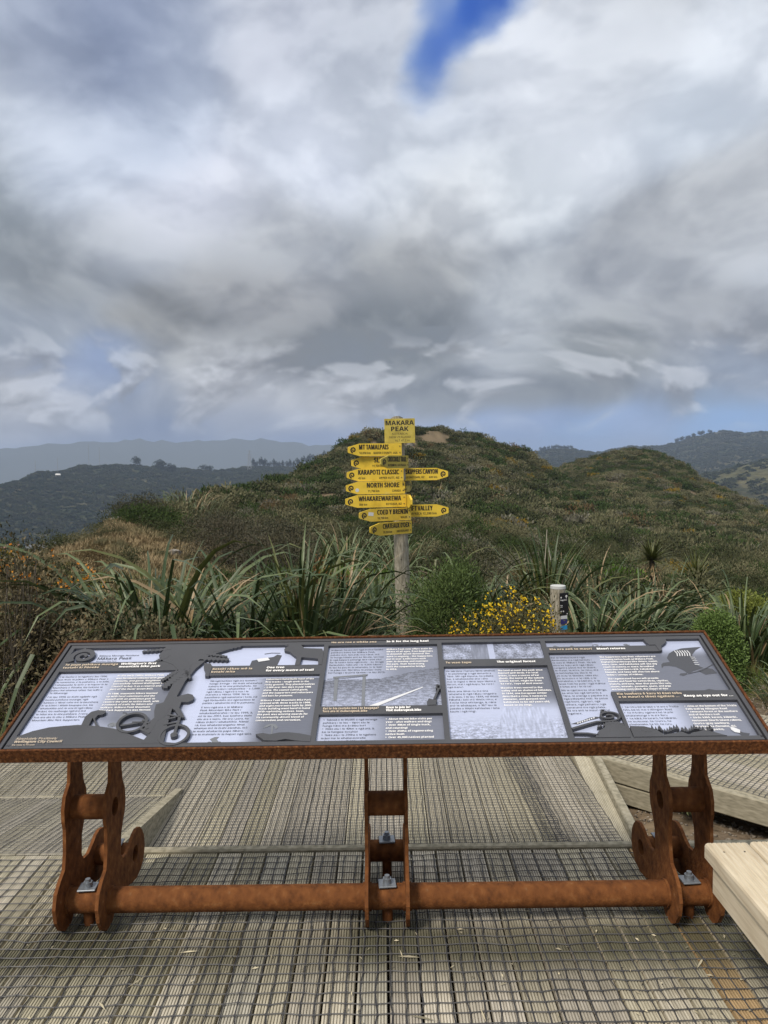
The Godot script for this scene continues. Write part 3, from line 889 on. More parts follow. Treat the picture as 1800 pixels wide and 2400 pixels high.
	for l in [["Wellington’s first", 250, 150, 130], ["mountain bike park", 249, 167, 150], ["One tree", 789, 186, 63], ["for every metre of trail", 788, 204, 170], ["In it for the long haul", 1216, 34, 156], ["Keen to join in?", 1220, 417, 79], ["Visit makarapeak.bike", 1219, 431, 115], ["The original forest", 1611, 173, 137], ["Mauri returns", 1982, 102, 102], ["Keep an eye out for …", 2204, 378, 158]]:
		write(white, l[0], font_b, .0112, T.call(l[1], l[2], zp), l[3] * .001)
		write(white, l[0], font_b, .0112, T.call(l[1] + .7, l[2], zp + .0001), l[3] * .001)
	write(cream, "Absolutely Positively", font_r, .010, T.call(46, 548, zp + .002), .132)
	write(cream, "Wellington City Council", font_b, .010, T.call(46, 562, zp + .002), .152)
	write(cream, "Me Heke Ki Pōneke", font_r, .006, T.call(46, 575, zp + .002), .072)
	write(dark, "Mākara Maunga Pahikara", font_r, .0085, T.call(144, 79, .0012), .148)
	write(dark, "Mākara Peak", font_r, .016, T.call(143, 100, .0012), .128)
	write(dark, "Mountain Bike Park", font_r, .006, T.call(143, 112, .0012), .076)
	column(dark, ["I te tauihu o te ngahuru tau 1990,", "kua muia te pāmu o Mākara Peak e", "te nanenane, e te paihamu, e te kōhi.", "I whakaaetia te tono a te hapori ki te", "Kaunihera o Pōneke, kia hokona te", "pāmu hei whenua rahui, hei wāhi o", "Te Wharangi."], 46, 206, 15.5, 172, T)
	column(dark, ["I te tau 1998, ka mahi ngātahi ngā", "kaieke pahikara maunga, ngā", "kaitūao o tēnei rohe me te kaunihera", "ki te kōkiri i tētahi kaupapa nui, kia", "whakatōkia anō te one ki ngā rākau", "māori, kia waihanga ngā ara mā", "te hikoi me te eke pahikara. I reira", "kua ara ake te ohu o Mākara Peak", "Mountain Bike Park Supporters."], 48, 320, 15.2, 172, T)
	column(white, ["In the early 1990s, Mākara Peak", "was farmland infested with goats,", "possums, and gorse. Neighbours", "successfully lobbied Wellington City", "Council to buy it as a reserve and", "part of the Outer Green Belt."], 254, 204, 15.6, 168, T)
	column(white, ["In 1998, mountain bikers teamed", "up with local volunteers and the", "council with an ambitious goal to", "restore the land to native bush, with", "a network of trails for bikers and", "walkers. Mākara Peak Mountain", "Bike Park Supporters was formed."], 255, 307, 14.8, 172, T)
	column(dark, ["Nā ngā kaitūao ngā ara tuatahi i", "hanga ā-ringa – he mahi whatiwhati", "kaheru ki te one pōhatuhatu. He", "rākau māori i whakatōkia – e 2,000", "ngā rākau, i ngā rā e rua i te", "marama o Hūrae 1998. Nā te", "kaunihera ngā nanenane i kato, nā", "ngā Kaitautoko me ngā kaitūao te", "paitini i whakarite mā te paihamu."], 598, 243, 15.2, 164, T)
	column(dark, ["E toru ngā ara o te Mākara", "Peak Mountain Bike Park i", "whakatuwherahia i te tau 1999, ā,", "nō te tau 2001, kua tuwhera ētahi", "atu ara e waru. He ara i para, he", "rākau māori i whakatōkia. Nāwai", "rā, kua whakatairangahia tēnei", "whenua mō te mahi atawhai, mō", "te mahi whakarite papa tākaro,", "me te mahitahi ki te hapori ngā take."], 599, 387, 14.9, 138, T)
	column(white, ["Volunteers hand-built most of the", "first tracks – tough work in the", "rocky ground. They planted natives", "– 2,000 over two days in July 1998", "alone. The council culled goats,", "and the Supporters and volunteers", "laid bait for possums."], 794, 238, 15.4, 169, T)
	column(white, ["Mākara Peak Mountain Bike Park", "opened with three tracks in 1999,", "and eight more were built by 2001.", "Track building went hand in hand", "with replanting natives. Soon,", "the park was winning awards for", "its community-driven blend of", "conservation and recreation."], 794, 355, 14.6, 171, T)
	column(dark, ["Ināianei, he ara mō ngā momo kaieke", "pahikara katoa kei Mākara Peak,", "pakeke mai, tamariki mai rānei, mō", "te hunga kātahi anō ka tīmata, tae noa", "ki ngā kaipara pōrangi tere rawa atu!", "Kei te haere tonu ngā mahi – ko tā ngā", "Kaitautoko, neke atu i te 4,500 hāora i", "te tau ka pau ki te whanake, ki te tiaki", "i te pāka nei. Nā rātou te pūtea i kohi", "hei hanga i te piriti tārewa i te tau 2016."], 1011, 66, 15.5, 192, T)
	column(white, ["Mākara Peak now offers trails for", "bikers of all ages, from beginners", "to downhill speed demons! The", "work is ongoing – the Supporters", "put in over 4,500 hours each", "year to develop and maintain", "the park. Their fundraising", "built the suspension bridge", "in 2016."], 1217, 66, 15.5, 170, T)
	column(dark, ["•  Takiwā o te 90,000 o ngā toronga", "    pahikara i te tau – tāpiri atu te", "    hunga hīkoi me ā rātou kurī", "•  Neke atu i te 40km o ngā ara, ā,", "    kei te hangaia tonuhia!", "•  Neke atu i te 250ha o te ngahere", "    māori kei te whakarauoratia", "•  Neke atu i te 45,000 ngā rākau"], 1016, 459, 14.6, 174, T)
	column(white, ["•  About 90,000 bike visits per", "    year – plus walkers and dogs", "•  Over 40km of single track,", "    and counting!", "•  Over 250ha of regenerating", "    native bush", "•  Over 45,000 natives planted"], 1219, 459, 14.6, 150, T)
	column(dark, ["He wā tōna i haruru tēnei whenua", "i te pūatatangi a ngā tamariki a", "Tāne. Mō ngā tūpuna, he pātaka", "kai, e whakapaetia ana i ahu", "mai te ingoa o tēnei tapa tāone o", "Karori, mai i ngā kupu, ‘ka rore i", "ngā manu’."], 1429, 206, 15.2, 171, T)
	column(dark, ["Muia ana tēnei riu me ōna", "tahataha ki ngā rākau rangatira", "o te wao. I te tau 1844, nā tētahi", "Pākehā i tuhi mō tētahi rimu, e", "3 mita tōna whitianga, ā, nāna", "anō te whakapae, e 367 tau te", "pakeke o tētahi kahikatea i tana", "kaute i ngā ringi."], 1430, 320, 15.1, 134, T)
	column(white, ["The land around this peak once", "teemed with birds. For local", "tribes, it was a source of kai", "(food), the name of the suburb", "below, Karori, might be from", "‘ka rore’, ‘rope of bird snares’."], 1610, 207, 15.2, 158, T)
	column(white, ["Massive trees soared in the", "valley and on sheltered hillsides.", "In 1844, one European settler", "described a rimu 3 metres in", "diameter, and guessed one", "kahikatea to be 367 years old,", "based on its rings."], 1610, 306, 15.2, 141, T)
	column(dark, ["Kei te whakarauora ngā", "Kaitautoko me ngā kaitūao i", "te wao ki Mākara Peak. He wā", "tōna ka tupu anō ngā rākau", "rangatira pēnei me te tōtara,", "te mataī, te miro, te rimu, me", "te kahikatea kia eke ki te", "25 mita te tiketike, neke atu.", "Ko te momo o te rātā, o te", "kohekohe, o te kāmahi, o te", "tawa hoki ka puta i ngā māhoe", "e kitea ana i te rā nei."], 1811, 135, 15.3, 120, T)
	column(dark, ["Mā te ngahere ka whai kāinga,", "ka whai kai ngā tamariki a", "Tāne, te aitanga a pepeke me", "ngā pekapeka hoki. Ka patua", "ngā kiore, ngā tori, ngā", "wīhara, ngā paihamu, ngā", "nanenane me ngā pōaka.", "Ka ora anō te mauri o tēnei", "ngahere."], 1812, 323, 15.1, 152, T)
	column(white, ["The Supporters and their volunteers are", "restoring native bush at Mākara Peak.", "Replanted podocarps like tōtara, mataī,", "miro, rimu, and kahikatea will one day", "reach 25 metres or more. Broadleaf", "trees like northern rātā, kohekohe,", "kāmahi, and tawa will also rise above", "today’s canopy of māhoe."], 1984, 136, 15.1, 200, T)
	column(white, ["The regenerated forest will provide", "homes and food for native birds, reptiles,", "insects, and bats. Now that pests like rats,", "stoats, weasels, possums, goats, and pigs", "are being controlled, the mauri of this", "ecosystem will become healthy again."], 1982, 264, 14.6, 174, T)
	column(dark, ["•  he rimu kei te take o te ara o Trickle", "    Falls, kei kō mai o Allington Road", "•  he mōrehu ngahere kei te pito", "    whakatetonga o te ara Koru", "•  he kākā, he kererū, he kākāriki,", "    he toutouwai, he riroriro, he", "    pīwakawaka, he tūī, he ruru."], 1992, 415, 14.2, 182, T)
	column(white, ["•  rimu at the bottom of the Trickle", "    Falls trail by Allington Road", "•  remnant forest at the southern", "    end of the Koru trail", "•  birds: kākā, kererū, kākāriki,", "    toutouwai (North Island robins),", "    riroriro (grey warblers),", "    pīwakawaka (fantails), tūī,", "    ruru (moreporks)."], 2194, 415, 14.2, 168, T)
	put("cream_lettering", cream.mesh(), M.cream_lettering, tray)
	put("white_lettering", white.mesh(), M.white_lettering, tray)
	put("dark_lettering", dark.mesh(), M.dark_lettering, tray)

# lines of print; the first line sets the stretch of the whole column
func column(mb: MB, lines: Array, u: float, v: float, pitch: float, first_width: float, T: Callable) -> void:
	var font_: SystemFont = font_r if lines.size() > 0 and dark_print_of(mb) else font_b
	var a := bounds(text_arrays(lines[0], font_, 14, 4.0)[Mesh.ARRAY_VERTEX])
	var cap := .0082
	var k := cap / cap_height(font_, 14)
	var st := clampf(first_width * .001 / (a.size.x * k), 0.8, 1.6)
	for i in lines.size():
		write(mb, lines[i], font_, cap, T.call(u, v + i * pitch, .0015), 0.0, st, 14, 4.0)

var dark_mb: MB
func dark_print_of(mb: MB) -> bool: return mb == dark_mb

func frond(mb: MB, a: Vector2, b: Vector2, w: float, F: Transform3D, top: float) -> void:
	var d := (b - a).normalized()
	var o := d.orthogonal()
	var n := 7
	var up := PackedVector2Array([a + o * w * .3])
	var dn := PackedVector2Array([a - o * w * .3])
	for i in range(1, n):
		var t := float(i) / n
		var p := a.lerp(b, t)
		var wd := w * .5 * (1.0 - .55 * t)
		up.push_back(p + o * wd * .55)
		up.push_back(p + o * wd * 1.15 + d * 9.0)
		dn.push_back(p - o * wd * .55)
		dn.push_back(p - o * wd * 1.15 + d * 9.0)
	up.push_back(b)
	dn.reverse()
	up.append_array(dn)
	mb.extrude(up, F, .0002, top)

func spike(mb: MB, p: Vector2, h: float, F: Transform3D, top: float) -> void:
	mb.extrude(poly([p.x - 4, p.y, p.x + 4, p.y, p.x + (fmod(p.x, 7.0) - 3.0), p.y - h]), F, .0002, top)

func keyhole(pts: PackedVector2Array, c: Vector2, r: float, k: int) -> PackedVector2Array:
	var best := 0
	for i in pts.size():
		if pts[i].distance_to(c) < pts[best].distance_to(c): best = i
	var out := PackedVector2Array()
	var cw := Geometry2D.is_polygon_clockwise(pts)
	var a0 := (pts[best] - c).angle()
	for i in pts.size():
		out.push_back(pts[i])
		if i == best:
			var side := (pts[(i + 1) % pts.size()] - pts[i]).normalized() * .0004
			for j in k + 1:
				var a := a0 + (TAU * j / k if cw else -TAU * j / k)
				if j == 0: a += (.01 if cw else -.01)
				if j == k: a -= (.01 if cw else -.01)
				out.push_back(c + Vector2(cos(a), sin(a)) * r)
			out.push_back(pts[i] + side)
	return out

func sheet_texture() -> ImageTexture:
	var w := 1200
	var h := 296
	var im := Image.create(w, h, false, Image.FORMAT_RGB8)
	var f := FastNoiseLite.new()
	f.seed = 33
	f.frequency = 1.0
	f.fractal_octaves = 5
	for y in h:
		for x in w:
			var u := x * 2.0
			var v := y * 2.0
			var k := 0.72
			if u < 600: k = lerpf(.74, .44, smoothstep(200, 330, u) * smoothstep(560, 500, u) * smoothstep(190, 230, v) * smoothstep(520, 430, v))
			elif u < 992: k = lerpf(.74, .42, smoothstep(740, 830, u) * smoothstep(220, 230, v))
			elif u < 1412:
				if v < 420:
					k = lerpf(.66, .50, smoothstep(1150, 1280, u))
					var hill := 240.0 - 60.0 * smoothstep(1150, 1404, u) + 5.0 * f.get_noise_2d(u * .03, 1.0)
					if v > hill: k = .44 + .17 * smoothstep(hill, 399, v) + .16 * f.get_noise_2d(u * .03, v * .09) + .16 * f.get_noise_2d(u * .12, v * .25)
				else: k = lerpf(.70, .46, smoothstep(1130, 1260, u))
			elif u < 1796:
				k = lerpf(.72, .42, smoothstep(1560, 1700, u) * smoothstep(430, 330, v))
				if v > 400: k += smoothstep(430, 530, v) * (.22 * f.get_noise_2d(u * .03, v * .08) + .24 * f.get_noise_2d(u * .11 + v * .05, v * .22) - .06)
				if v > 400 and absf(u - 1670.0) < 70.0 + (v - 400.0) * .2: k = lerpf(k, .68 + .2 * f.get_noise_2d(u * .09, v * .015), .6)
				if v < 150: k = .56 + .20 * f.get_noise_2d(u * .02, v * .02) + .22 * f.get_noise_2d(u * .12, v * .10)
				if v < 150 and absf(u - 1560.0) < 34.0: k = .50 + .1 * f.get_noise_2d(u * .1, v * .01)
				if v < 150 and absf(u - 1600.0) < 12.0: k = .70
			else:
				if v < 350: k = lerpf(.70, .43, smoothstep(1930, 2090, u) * smoothstep(80, 140, v))
				else: k = lerpf(.74, .48, smoothstep(2120, 2240, u))
				if u < 1980: k = lerpf(.62, .72, smoothstep(120, 480, v))
			k += .02 * f.get_noise_2d(u * .01, v * .3)
			k = clampf(k, .18, .82)
			k = 1.05 * k - .05
			im.set_pixel(x, y, Color(k * .95, k * 1.0, minf(1.0, k * 1.15)))
	return ImageTexture.create_from_image(im)

# ---- decks
func plank(len_: float, wide: float, thick: float, ridges: int, seg: float, at: Vector3, tone: Color, wet_and_shade: Callable) -> ArrayMesh:
	# a grooved board along -z from its near end at the origin; top at y = 0
	var mb := MB.new()
	var px := PackedVector2Array()
	var pitch := wide / ridges
	var gcol := PackedFloat32Array()
	for i in ridges:
		var x := i * pitch
		px.push_back(Vector2(x, -.0045)); gcol.push_back(.30)
		px.push_back(Vector2(x + pitch * .20, -.0006)); gcol.push_back(.85)
		px.push_back(Vector2(x + pitch * .5, 0)); gcol.push_back(1.0)
		px.push_back(Vector2(x + pitch * .80, -.0006)); gcol.push_back(.85)
	px.push_back(Vector2(wide, -.0045)); gcol.push_back(.30)
	var ns := maxi(1, int(len_ / seg))
	for j in ns:
		var z0 := -len_ * j / ns
		var z1 := -len_ * (j + 1) / ns
		for i in px.size() - 1:
			var ca := _wood(at, px[i].x, z0, tone, wet_and_shade, gcol[i])
			var cb := _wood(at, px[i + 1].x, z0, tone, wet_and_shade, gcol[i + 1])
			var cc := _wood(at, px[i + 1].x, z1, tone, wet_and_shade, gcol[i + 1])
			var cd := _wood(at, px[i].x, z1, tone, wet_and_shade, gcol[i])
			mb.quadc(Vector3(px[i].x, px[i].y, z0), Vector3(px[i + 1].x, px[i + 1].y, z0), Vector3(px[i + 1].x, px[i + 1].y, z1), Vector3(px[i].x, px[i].y, z1), ca, cb, cc, cd)
	var b := -thick
	mb.quad(Vector3(0, b, 0), Vector3(0, -.0045, 0), Vector3(0, -.0045, -len_), Vector3(0, b, -len_), tone)
	mb.quad(Vector3(wide, b, 0), Vector3(wide, b, -len_), Vector3(wide, -.0045, -len_), Vector3(wide, -.0045, 0), tone)
	mb.quad(Vector3(0, b, 0), Vector3(wide, b, 0), Vector3(wide, -.004, 0), Vector3(0, -.004, 0), tone)
	mb.quad(Vector3(0, b, -len_), Vector3(0, -.004, -len_), Vector3(wide, -.004, -len_), Vector3(wide, b, -len_), tone)
	return mb.mesh()

func _wood(at: Vector3, x: float, z: float, tone: Color, wet_and_shade: Callable, g: float) -> Color:
	# the tone gets darker towards the groove bottoms
	var grain := nz2.get_noise_2d((at.x + x) * 900.0, (at.z + z) * 14.0)
	var k := (1.0 + .28 * grain) * lerpf(.45, 1.0, g)
	var col := Color(tone.r * k, tone.g * k, tone.b * k)
	var w: float = wet_and_shade.call(at.x + x, at.z + z)
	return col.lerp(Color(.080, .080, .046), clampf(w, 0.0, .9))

func netting(xa: float, xb: float, za: float, zb: float, cell: float, thin: float, thick: float, sd: int, tone := 1.0, slack := .0035) -> ArrayMesh:
	# knotless plastic grid: strands thicken at each crossing and wander a little
	var mb := MB.new()
	var nx := int((xb - xa) / cell)
	var nzz := int((zb - za) / cell)
	var f := FastNoiseLite.new()
	f.seed = sd
	f.frequency = 1.0
	var P := []
	for i in nx + 1:
		var col := PackedVector3Array()
		for j in nzz + 1:
			var x := xa + i * cell
			var z := za + j * cell
			var lift := maxf(0.0, f.get_noise_2d(x * 3.1, z * 3.1)) * .008
			col.push_back(Vector3(x + f.get_noise_2d(x * 4.0, z * 6.0) * slack * 2.6 + f.get_noise_2d(x * 40.0, z * 40.0) * slack, .0035 + lift, z + f.get_noise_2d(x * 6.0 + 50.0, z * 4.0) * slack * 2.6 + f.get_noise_2d(x * 40.0 + 9.0, z * 40.0) * slack))
		P.push_back(col)
	for i in nx + 1:
		for j in nzz + 1:
			var a: Vector3 = P[i][j]
			for k in 2:
				if (k == 0 and i == nx) or (k == 1 and j == nzz): continue
				var b: Vector3 = P[i + 1][j] if k == 0 else P[i][j + 1]
				var d := (b - a).normalized()
				var o := Vector3(-d.z, 0, d.x)
				var shade := tone * (1.0 + .5 * f.get_noise_2d(a.x * 2.0, a.z * 2.0))
				var col := Color(shade, shade, shade)
				var ts := [0.0, .16, .84, 1.0]
				var ws := [thick, thin, thin, thick]
				for s in 3:
					var p: Vector3 = a.lerp(b, ts[s])
					var q: Vector3 = a.lerp(b, ts[s + 1])
					var wp: float = ws[s] * .5
					var wq: float = ws[s + 1] * .5
					var up := Vector3(0, thin * .55, 0)
					mb.quad(p + o * wp, q + o * wq, q + up, p + up, col)
					mb.quad(p + up, q + up, q - o * wq, p - o * wp, col)
	return mb.mesh()

func tone_of(k: int, base := 1.0) -> Color:
	var h := fmod(absf(sin(k * 127.1 + 3.7)) * 43758.5453, 1.0)
	var h2 := fmod(absf(sin(k * 311.7 + 1.3)) * 24634.6345, 1.0)
	return Color(.56 + .20 * (h - .5), .525 + .19 * (h - .5), .435 + .17 * (h - .5) + .06 * (h2 - .5)) * base

func build_decks() -> void:
	var wood: Material = M.weathered_timber
	var damp_and_shade := func(x: float, z: float) -> float:
		var a := nz2.get_noise_2d(x * 14.0, z * 14.0)
		var b := nz.get_noise_2d(x * 60.0, z * 40.0)
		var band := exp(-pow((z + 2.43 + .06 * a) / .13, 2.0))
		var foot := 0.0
		for fx in [-1.06, 0.0, 1.06]: foot = maxf(foot, exp(-(pow((x - fx) / .17, 2.0) + pow((z + 2.6) / .16, 2.0))))  # dark debris at the feet, deepened with contact shadow put into the colour
		var right := smoothstep(.75, 1.0, x) * smoothstep(-2.9, -2.4, z) * .55
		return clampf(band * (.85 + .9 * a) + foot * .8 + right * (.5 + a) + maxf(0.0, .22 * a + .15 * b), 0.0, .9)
	var dry := func(x: float, z: float) -> float: return clampf(maxf(0.0, .35 * nz2.get_noise_2d(x * 9.0, z * 9.0) + .1 * nz.get_noise_2d(x * 60.0, z * 40.0)), 0.0, .6)
	# near deck
	var deck := struct_root("deck")
	for i in 48:
		var x := -2.7 + i * .1
		var tone := tone_of(i)
		if i == 37: tone = Color(.56, .40, .22)
		if i == 22 or i == 26: tone = Color(.54, .52, .45)
		var o := put("plank", plank(3.5, .092, .034, 10, .11, Vector3(x, 0, .4), tone, damp_and_shade), wood, deck)
		o.position = Vector3(x, 0, .4)
	put("netting", netting(-2.68, 2.08, -3.06, -1.5, .0455, .0040, .0085, 3, 1.0, .0038), M.netting, deck)
	var lit := MB.new()
	var lr := RandomNumberGenerator.new()
	lr.seed = 12
	for i in 420:
		var x := lr.randf_range(-2.4, 1.6)
		var z := -2.35 + lr.randfn() * .35
		if z < -3.0 or z > -1.7: continue
		var a := lr.randf() * TAU
		var d := Vector3(cos(a), .1 * lr.randfn(), sin(a)) * lr.randf_range(.004, .012 if lr.randf() < .85 else .05)
		var o := Vector3(-sin(a), .2, cos(a)) * lr.randf_range(.0012, .003)
		var p := Vector3(x, .006, z)
		var k := lr.randf_range(.25, 1.0)
		lit.quad(p - d - o * .3, p + o * -1.0, p + d, p + o + Vector3(0, .002, 0), Color(.62 * k, .56 * k, .40 * k))
	var litter := put("litter", lit.mesh(), M.stone, deck)
	litter.set_meta("kind", "stuff")
	var nose := MB.new()
	nose.box(Vector3(.22, -.012, -3.122), Vector3(3.0, .05, .038), Basis(), .006)
	put("step_nosing", nose.mesh(), M.edging_timber, deck)
	var joist := MB.new()
	joist.box(Vector3(-.3, -.23, -3.08), Vector3(4.76, .385, .04))
	put("joist", joist.mesh(), M.edging_timber, deck)
	# ramp on the left, falling to the landing
	var ramp := struct_root("ramp")
	ramp.position = Vector3(0, 0, -3.105)
	ramp.rotation.x = -atan2(.17, .93)
	for i in 18:
		var x := -2.95 + i * .1
		var o := put("plank", plank(.95, .0945, .034, 11, .12, Vector3(x, 0, -3.1), tone_of(i + 60), dry), wood, ramp)
		o.position = Vector3(x, 0, 0)
	put("netting", netting(-2.95, -1.14, -.95, .0, .031, .0032, .0058, 5, 1.3, .002), M.netting, ramp)
	var wedge := struct("ramp_fascia", _wedge(), M.edging_timber)
	wedge.position = Vector3(-1.14, 0, -3.14)
	# landing one step down
	var landing := struct_root("landing")
	landing.position = Vector3(0, -.17, 0)
	for i in 46:
		var x := -3.4 + i * .1
		var z0 := -3.145 if x > -1.2 else -4.03
		if i == 45: continue
		var far := -5.1
		var o := put("plank", plank(z0 - far, .0945, .034, 11, .14, Vector3(x, 0, z0), tone_of(i + 120, .95), dry), wood, landing)
		o.position = Vector3(x, 0, z0)
	var skew := put("plank", plank(1.95, .0945, .034, 11, .14, Vector3(1.1, 0, -3.15), tone_of(301, .95), dry), wood, landing)
	skew.position = Vector3(1.018, -.0035, -3.15)
	skew.rotation.y = -.082
	var ln := put("netting", netting(-1.1, 1.1, -5.08, -3.16, .0305, .0032, .0058, 8, 1.5, .002), M.netting, landing)
	var ln2 := put("netting", netting(-3.4, -1.1, -5.08, -4.05, .0305, .0032, .0058, 9, 1.5, .002), M.netting, landing)
	# a seam where one width of netting laps over the next
	var lap := put("netting", netting(-.06, .06, -5.0, -3.2, .021, .0032, .006, 12, .8, .004), M.netting, landing)
	lap.position = Vector3(.90, .006, -.02)
	lap.rotation.y = .03
	var edge := MB.new()
	edge.box(Vector3(0, -.035, -1.0), Vector3(.045, .15, 2.0), Basis(), .005)
	var eo := put("edge_board", edge.mesh(), M.edging_timber, landing)
	eo.position = Vector3(1.135, 0, -3.15)
	eo.rotation.y = -.082
	# boardwalk that leaves to the right
	var walk := struct_root("boardwalk")
	walk.position = Vector3(1.226, -.155, -4.526)
	walk.rotation.y = atan2(-.687, .725)
	for i in 14:
		var z := -.05 - i * .1
		var o := put("plank", plank(3.4, .0945, .034, 11, .2, Vector3(9, 0, z), tone_of(i + 200), dry), wood, walk)
		o.rotation.y = -PI / 2
		o.position = Vector3(-.9, 0, z - .0945)
	put("netting", netting(-.9, 2.4, -1.4, -.03, .0305, .0032, .0058, 14, 1.4, .002), M.netting, walk)
	var fas := MB.new()
	fas.box(Vector3(.8, -.062, -.022), Vector3(3.4, .13, .045), Basis(), .006)
	put("edge_board", fas.mesh(), M.edging_timber, walk)
	var fas2 := MB.new()
	fas2.box(Vector3(-.1, -.19, -.03), Vector3(.98, .11, .045), Basis(), .006)
	put("edge_board", fas2.mesh(), M.edging_timber, walk)

func _wedge() -> ArrayMesh:
	var mb := MB.new()
	var t := Transform3D(Basis(Vector3(0, 0, -1), Vector3(0, 1, 0), Vector3(1, 0, 0)), Vector3.ZERO)
	mb.extrude(poly([0, -.21, 0, .012, .02, .016, .97, -.152, .97, -.21]), t, -.02, .02)
	mb.extrude(poly([0, -.11, 0, -.10, .5, -.11, .5, -.116]), t, .0195, .0215, Color(.2, .2, .2))
	return mb.mesh()

func build_bench() -> void:
	var root := thing("timber_bench", "new pale grooved timber bench seat beside the right bracket of the panel", "bench", Vector3(.955, 0, -2.255))
	var b := Basis()
	for i in 4:
		var mb := MB.new()
		var wide := .132
		var x0 := i * (wide + .006)
		# rounded board with shallow reeds on its top
		var prof := PackedVector2Array([Vector2(x0, -.045), Vector2(x0, -.010), Vector2(x0 + .003, -.003), Vector2(x0 + .010, 0)])
		for k in 7:
			var gx := x0 + .022 + k * .0146
			prof.append_array(PackedVector2Array([Vector2(gx - .0025, 0), Vector2(gx, -.0022), Vector2(gx + .0025, 0)]))
		prof.append_array(PackedVector2Array([Vector2(x0 + wide - .010, 0), Vector2(x0 + wide - .003, -.003), Vector2(x0 + wide, -.010), Vector2(x0 + wide, -.045)]))
		mb.extrude(prof, Transform3D(b, Vector3(0, .45, 0)), -.012 * (i % 2) * .4, 1.7)
		put("seat_board", mb.mesh(), M.new_timber, root)
		for z in [.065, .36, .75, 1.12, 1.5]:
			for s in [.037, .1]:
				var nail := MB.new()
				var dx := .004 * sin(i * 5.0 + z * 31.0 + s * 90.0)
				nail.cone(Vector3(x0 + s + dx, .4490, z + dx * 3.0), Vector3(x0 + s + dx, .4504, z + dx * 3.0), .0032, .003, 7, false, true)
				put("nail_head", nail.mesh(), M.bark, root)
	var ap := MB.new()
	ap.box(Vector3(.034, .358, .84), Vector3(.045, .094, 1.62), b, .004)
	put("apron", ap.mesh(), M.new_timber, root)
	var ap2 := MB.new()
	ap2.box(Vector3(.275, .355, .06), Vector3(.434, .09, .045), b, .004)
	put("end_rail", ap2.mesh(), M.new_timber, root)
	for x in [.30, .45]:
		for z in [.30, 1.45]:
			var lg := MB.new()
			lg.box(Vector3(x, .17, z), Vector3(.09, .335, .09), b, .004)
			put("leg", lg.mesh(), M.new_timber, root)

# ---- signs
func koru_mark(mb: MB, c: Vector2, r: float, t: Transform3D, mirror: float) -> void:
	var p := PackedVector2Array()
	for q in [[-.15, -.95], [-.62, -.45], [-.72, .1], [-.42, .62], [.1, .78], [.55, .5], [.68, .02], [.42, -.38], [.02, -.38], [-.14, -.06], [.06, .16]]: p.push_back(c + Vector2(q[0] * mirror, q[1]) * r)
	ribbon(mb, p, r * .46, r * .38, t, 0.0, .0006)

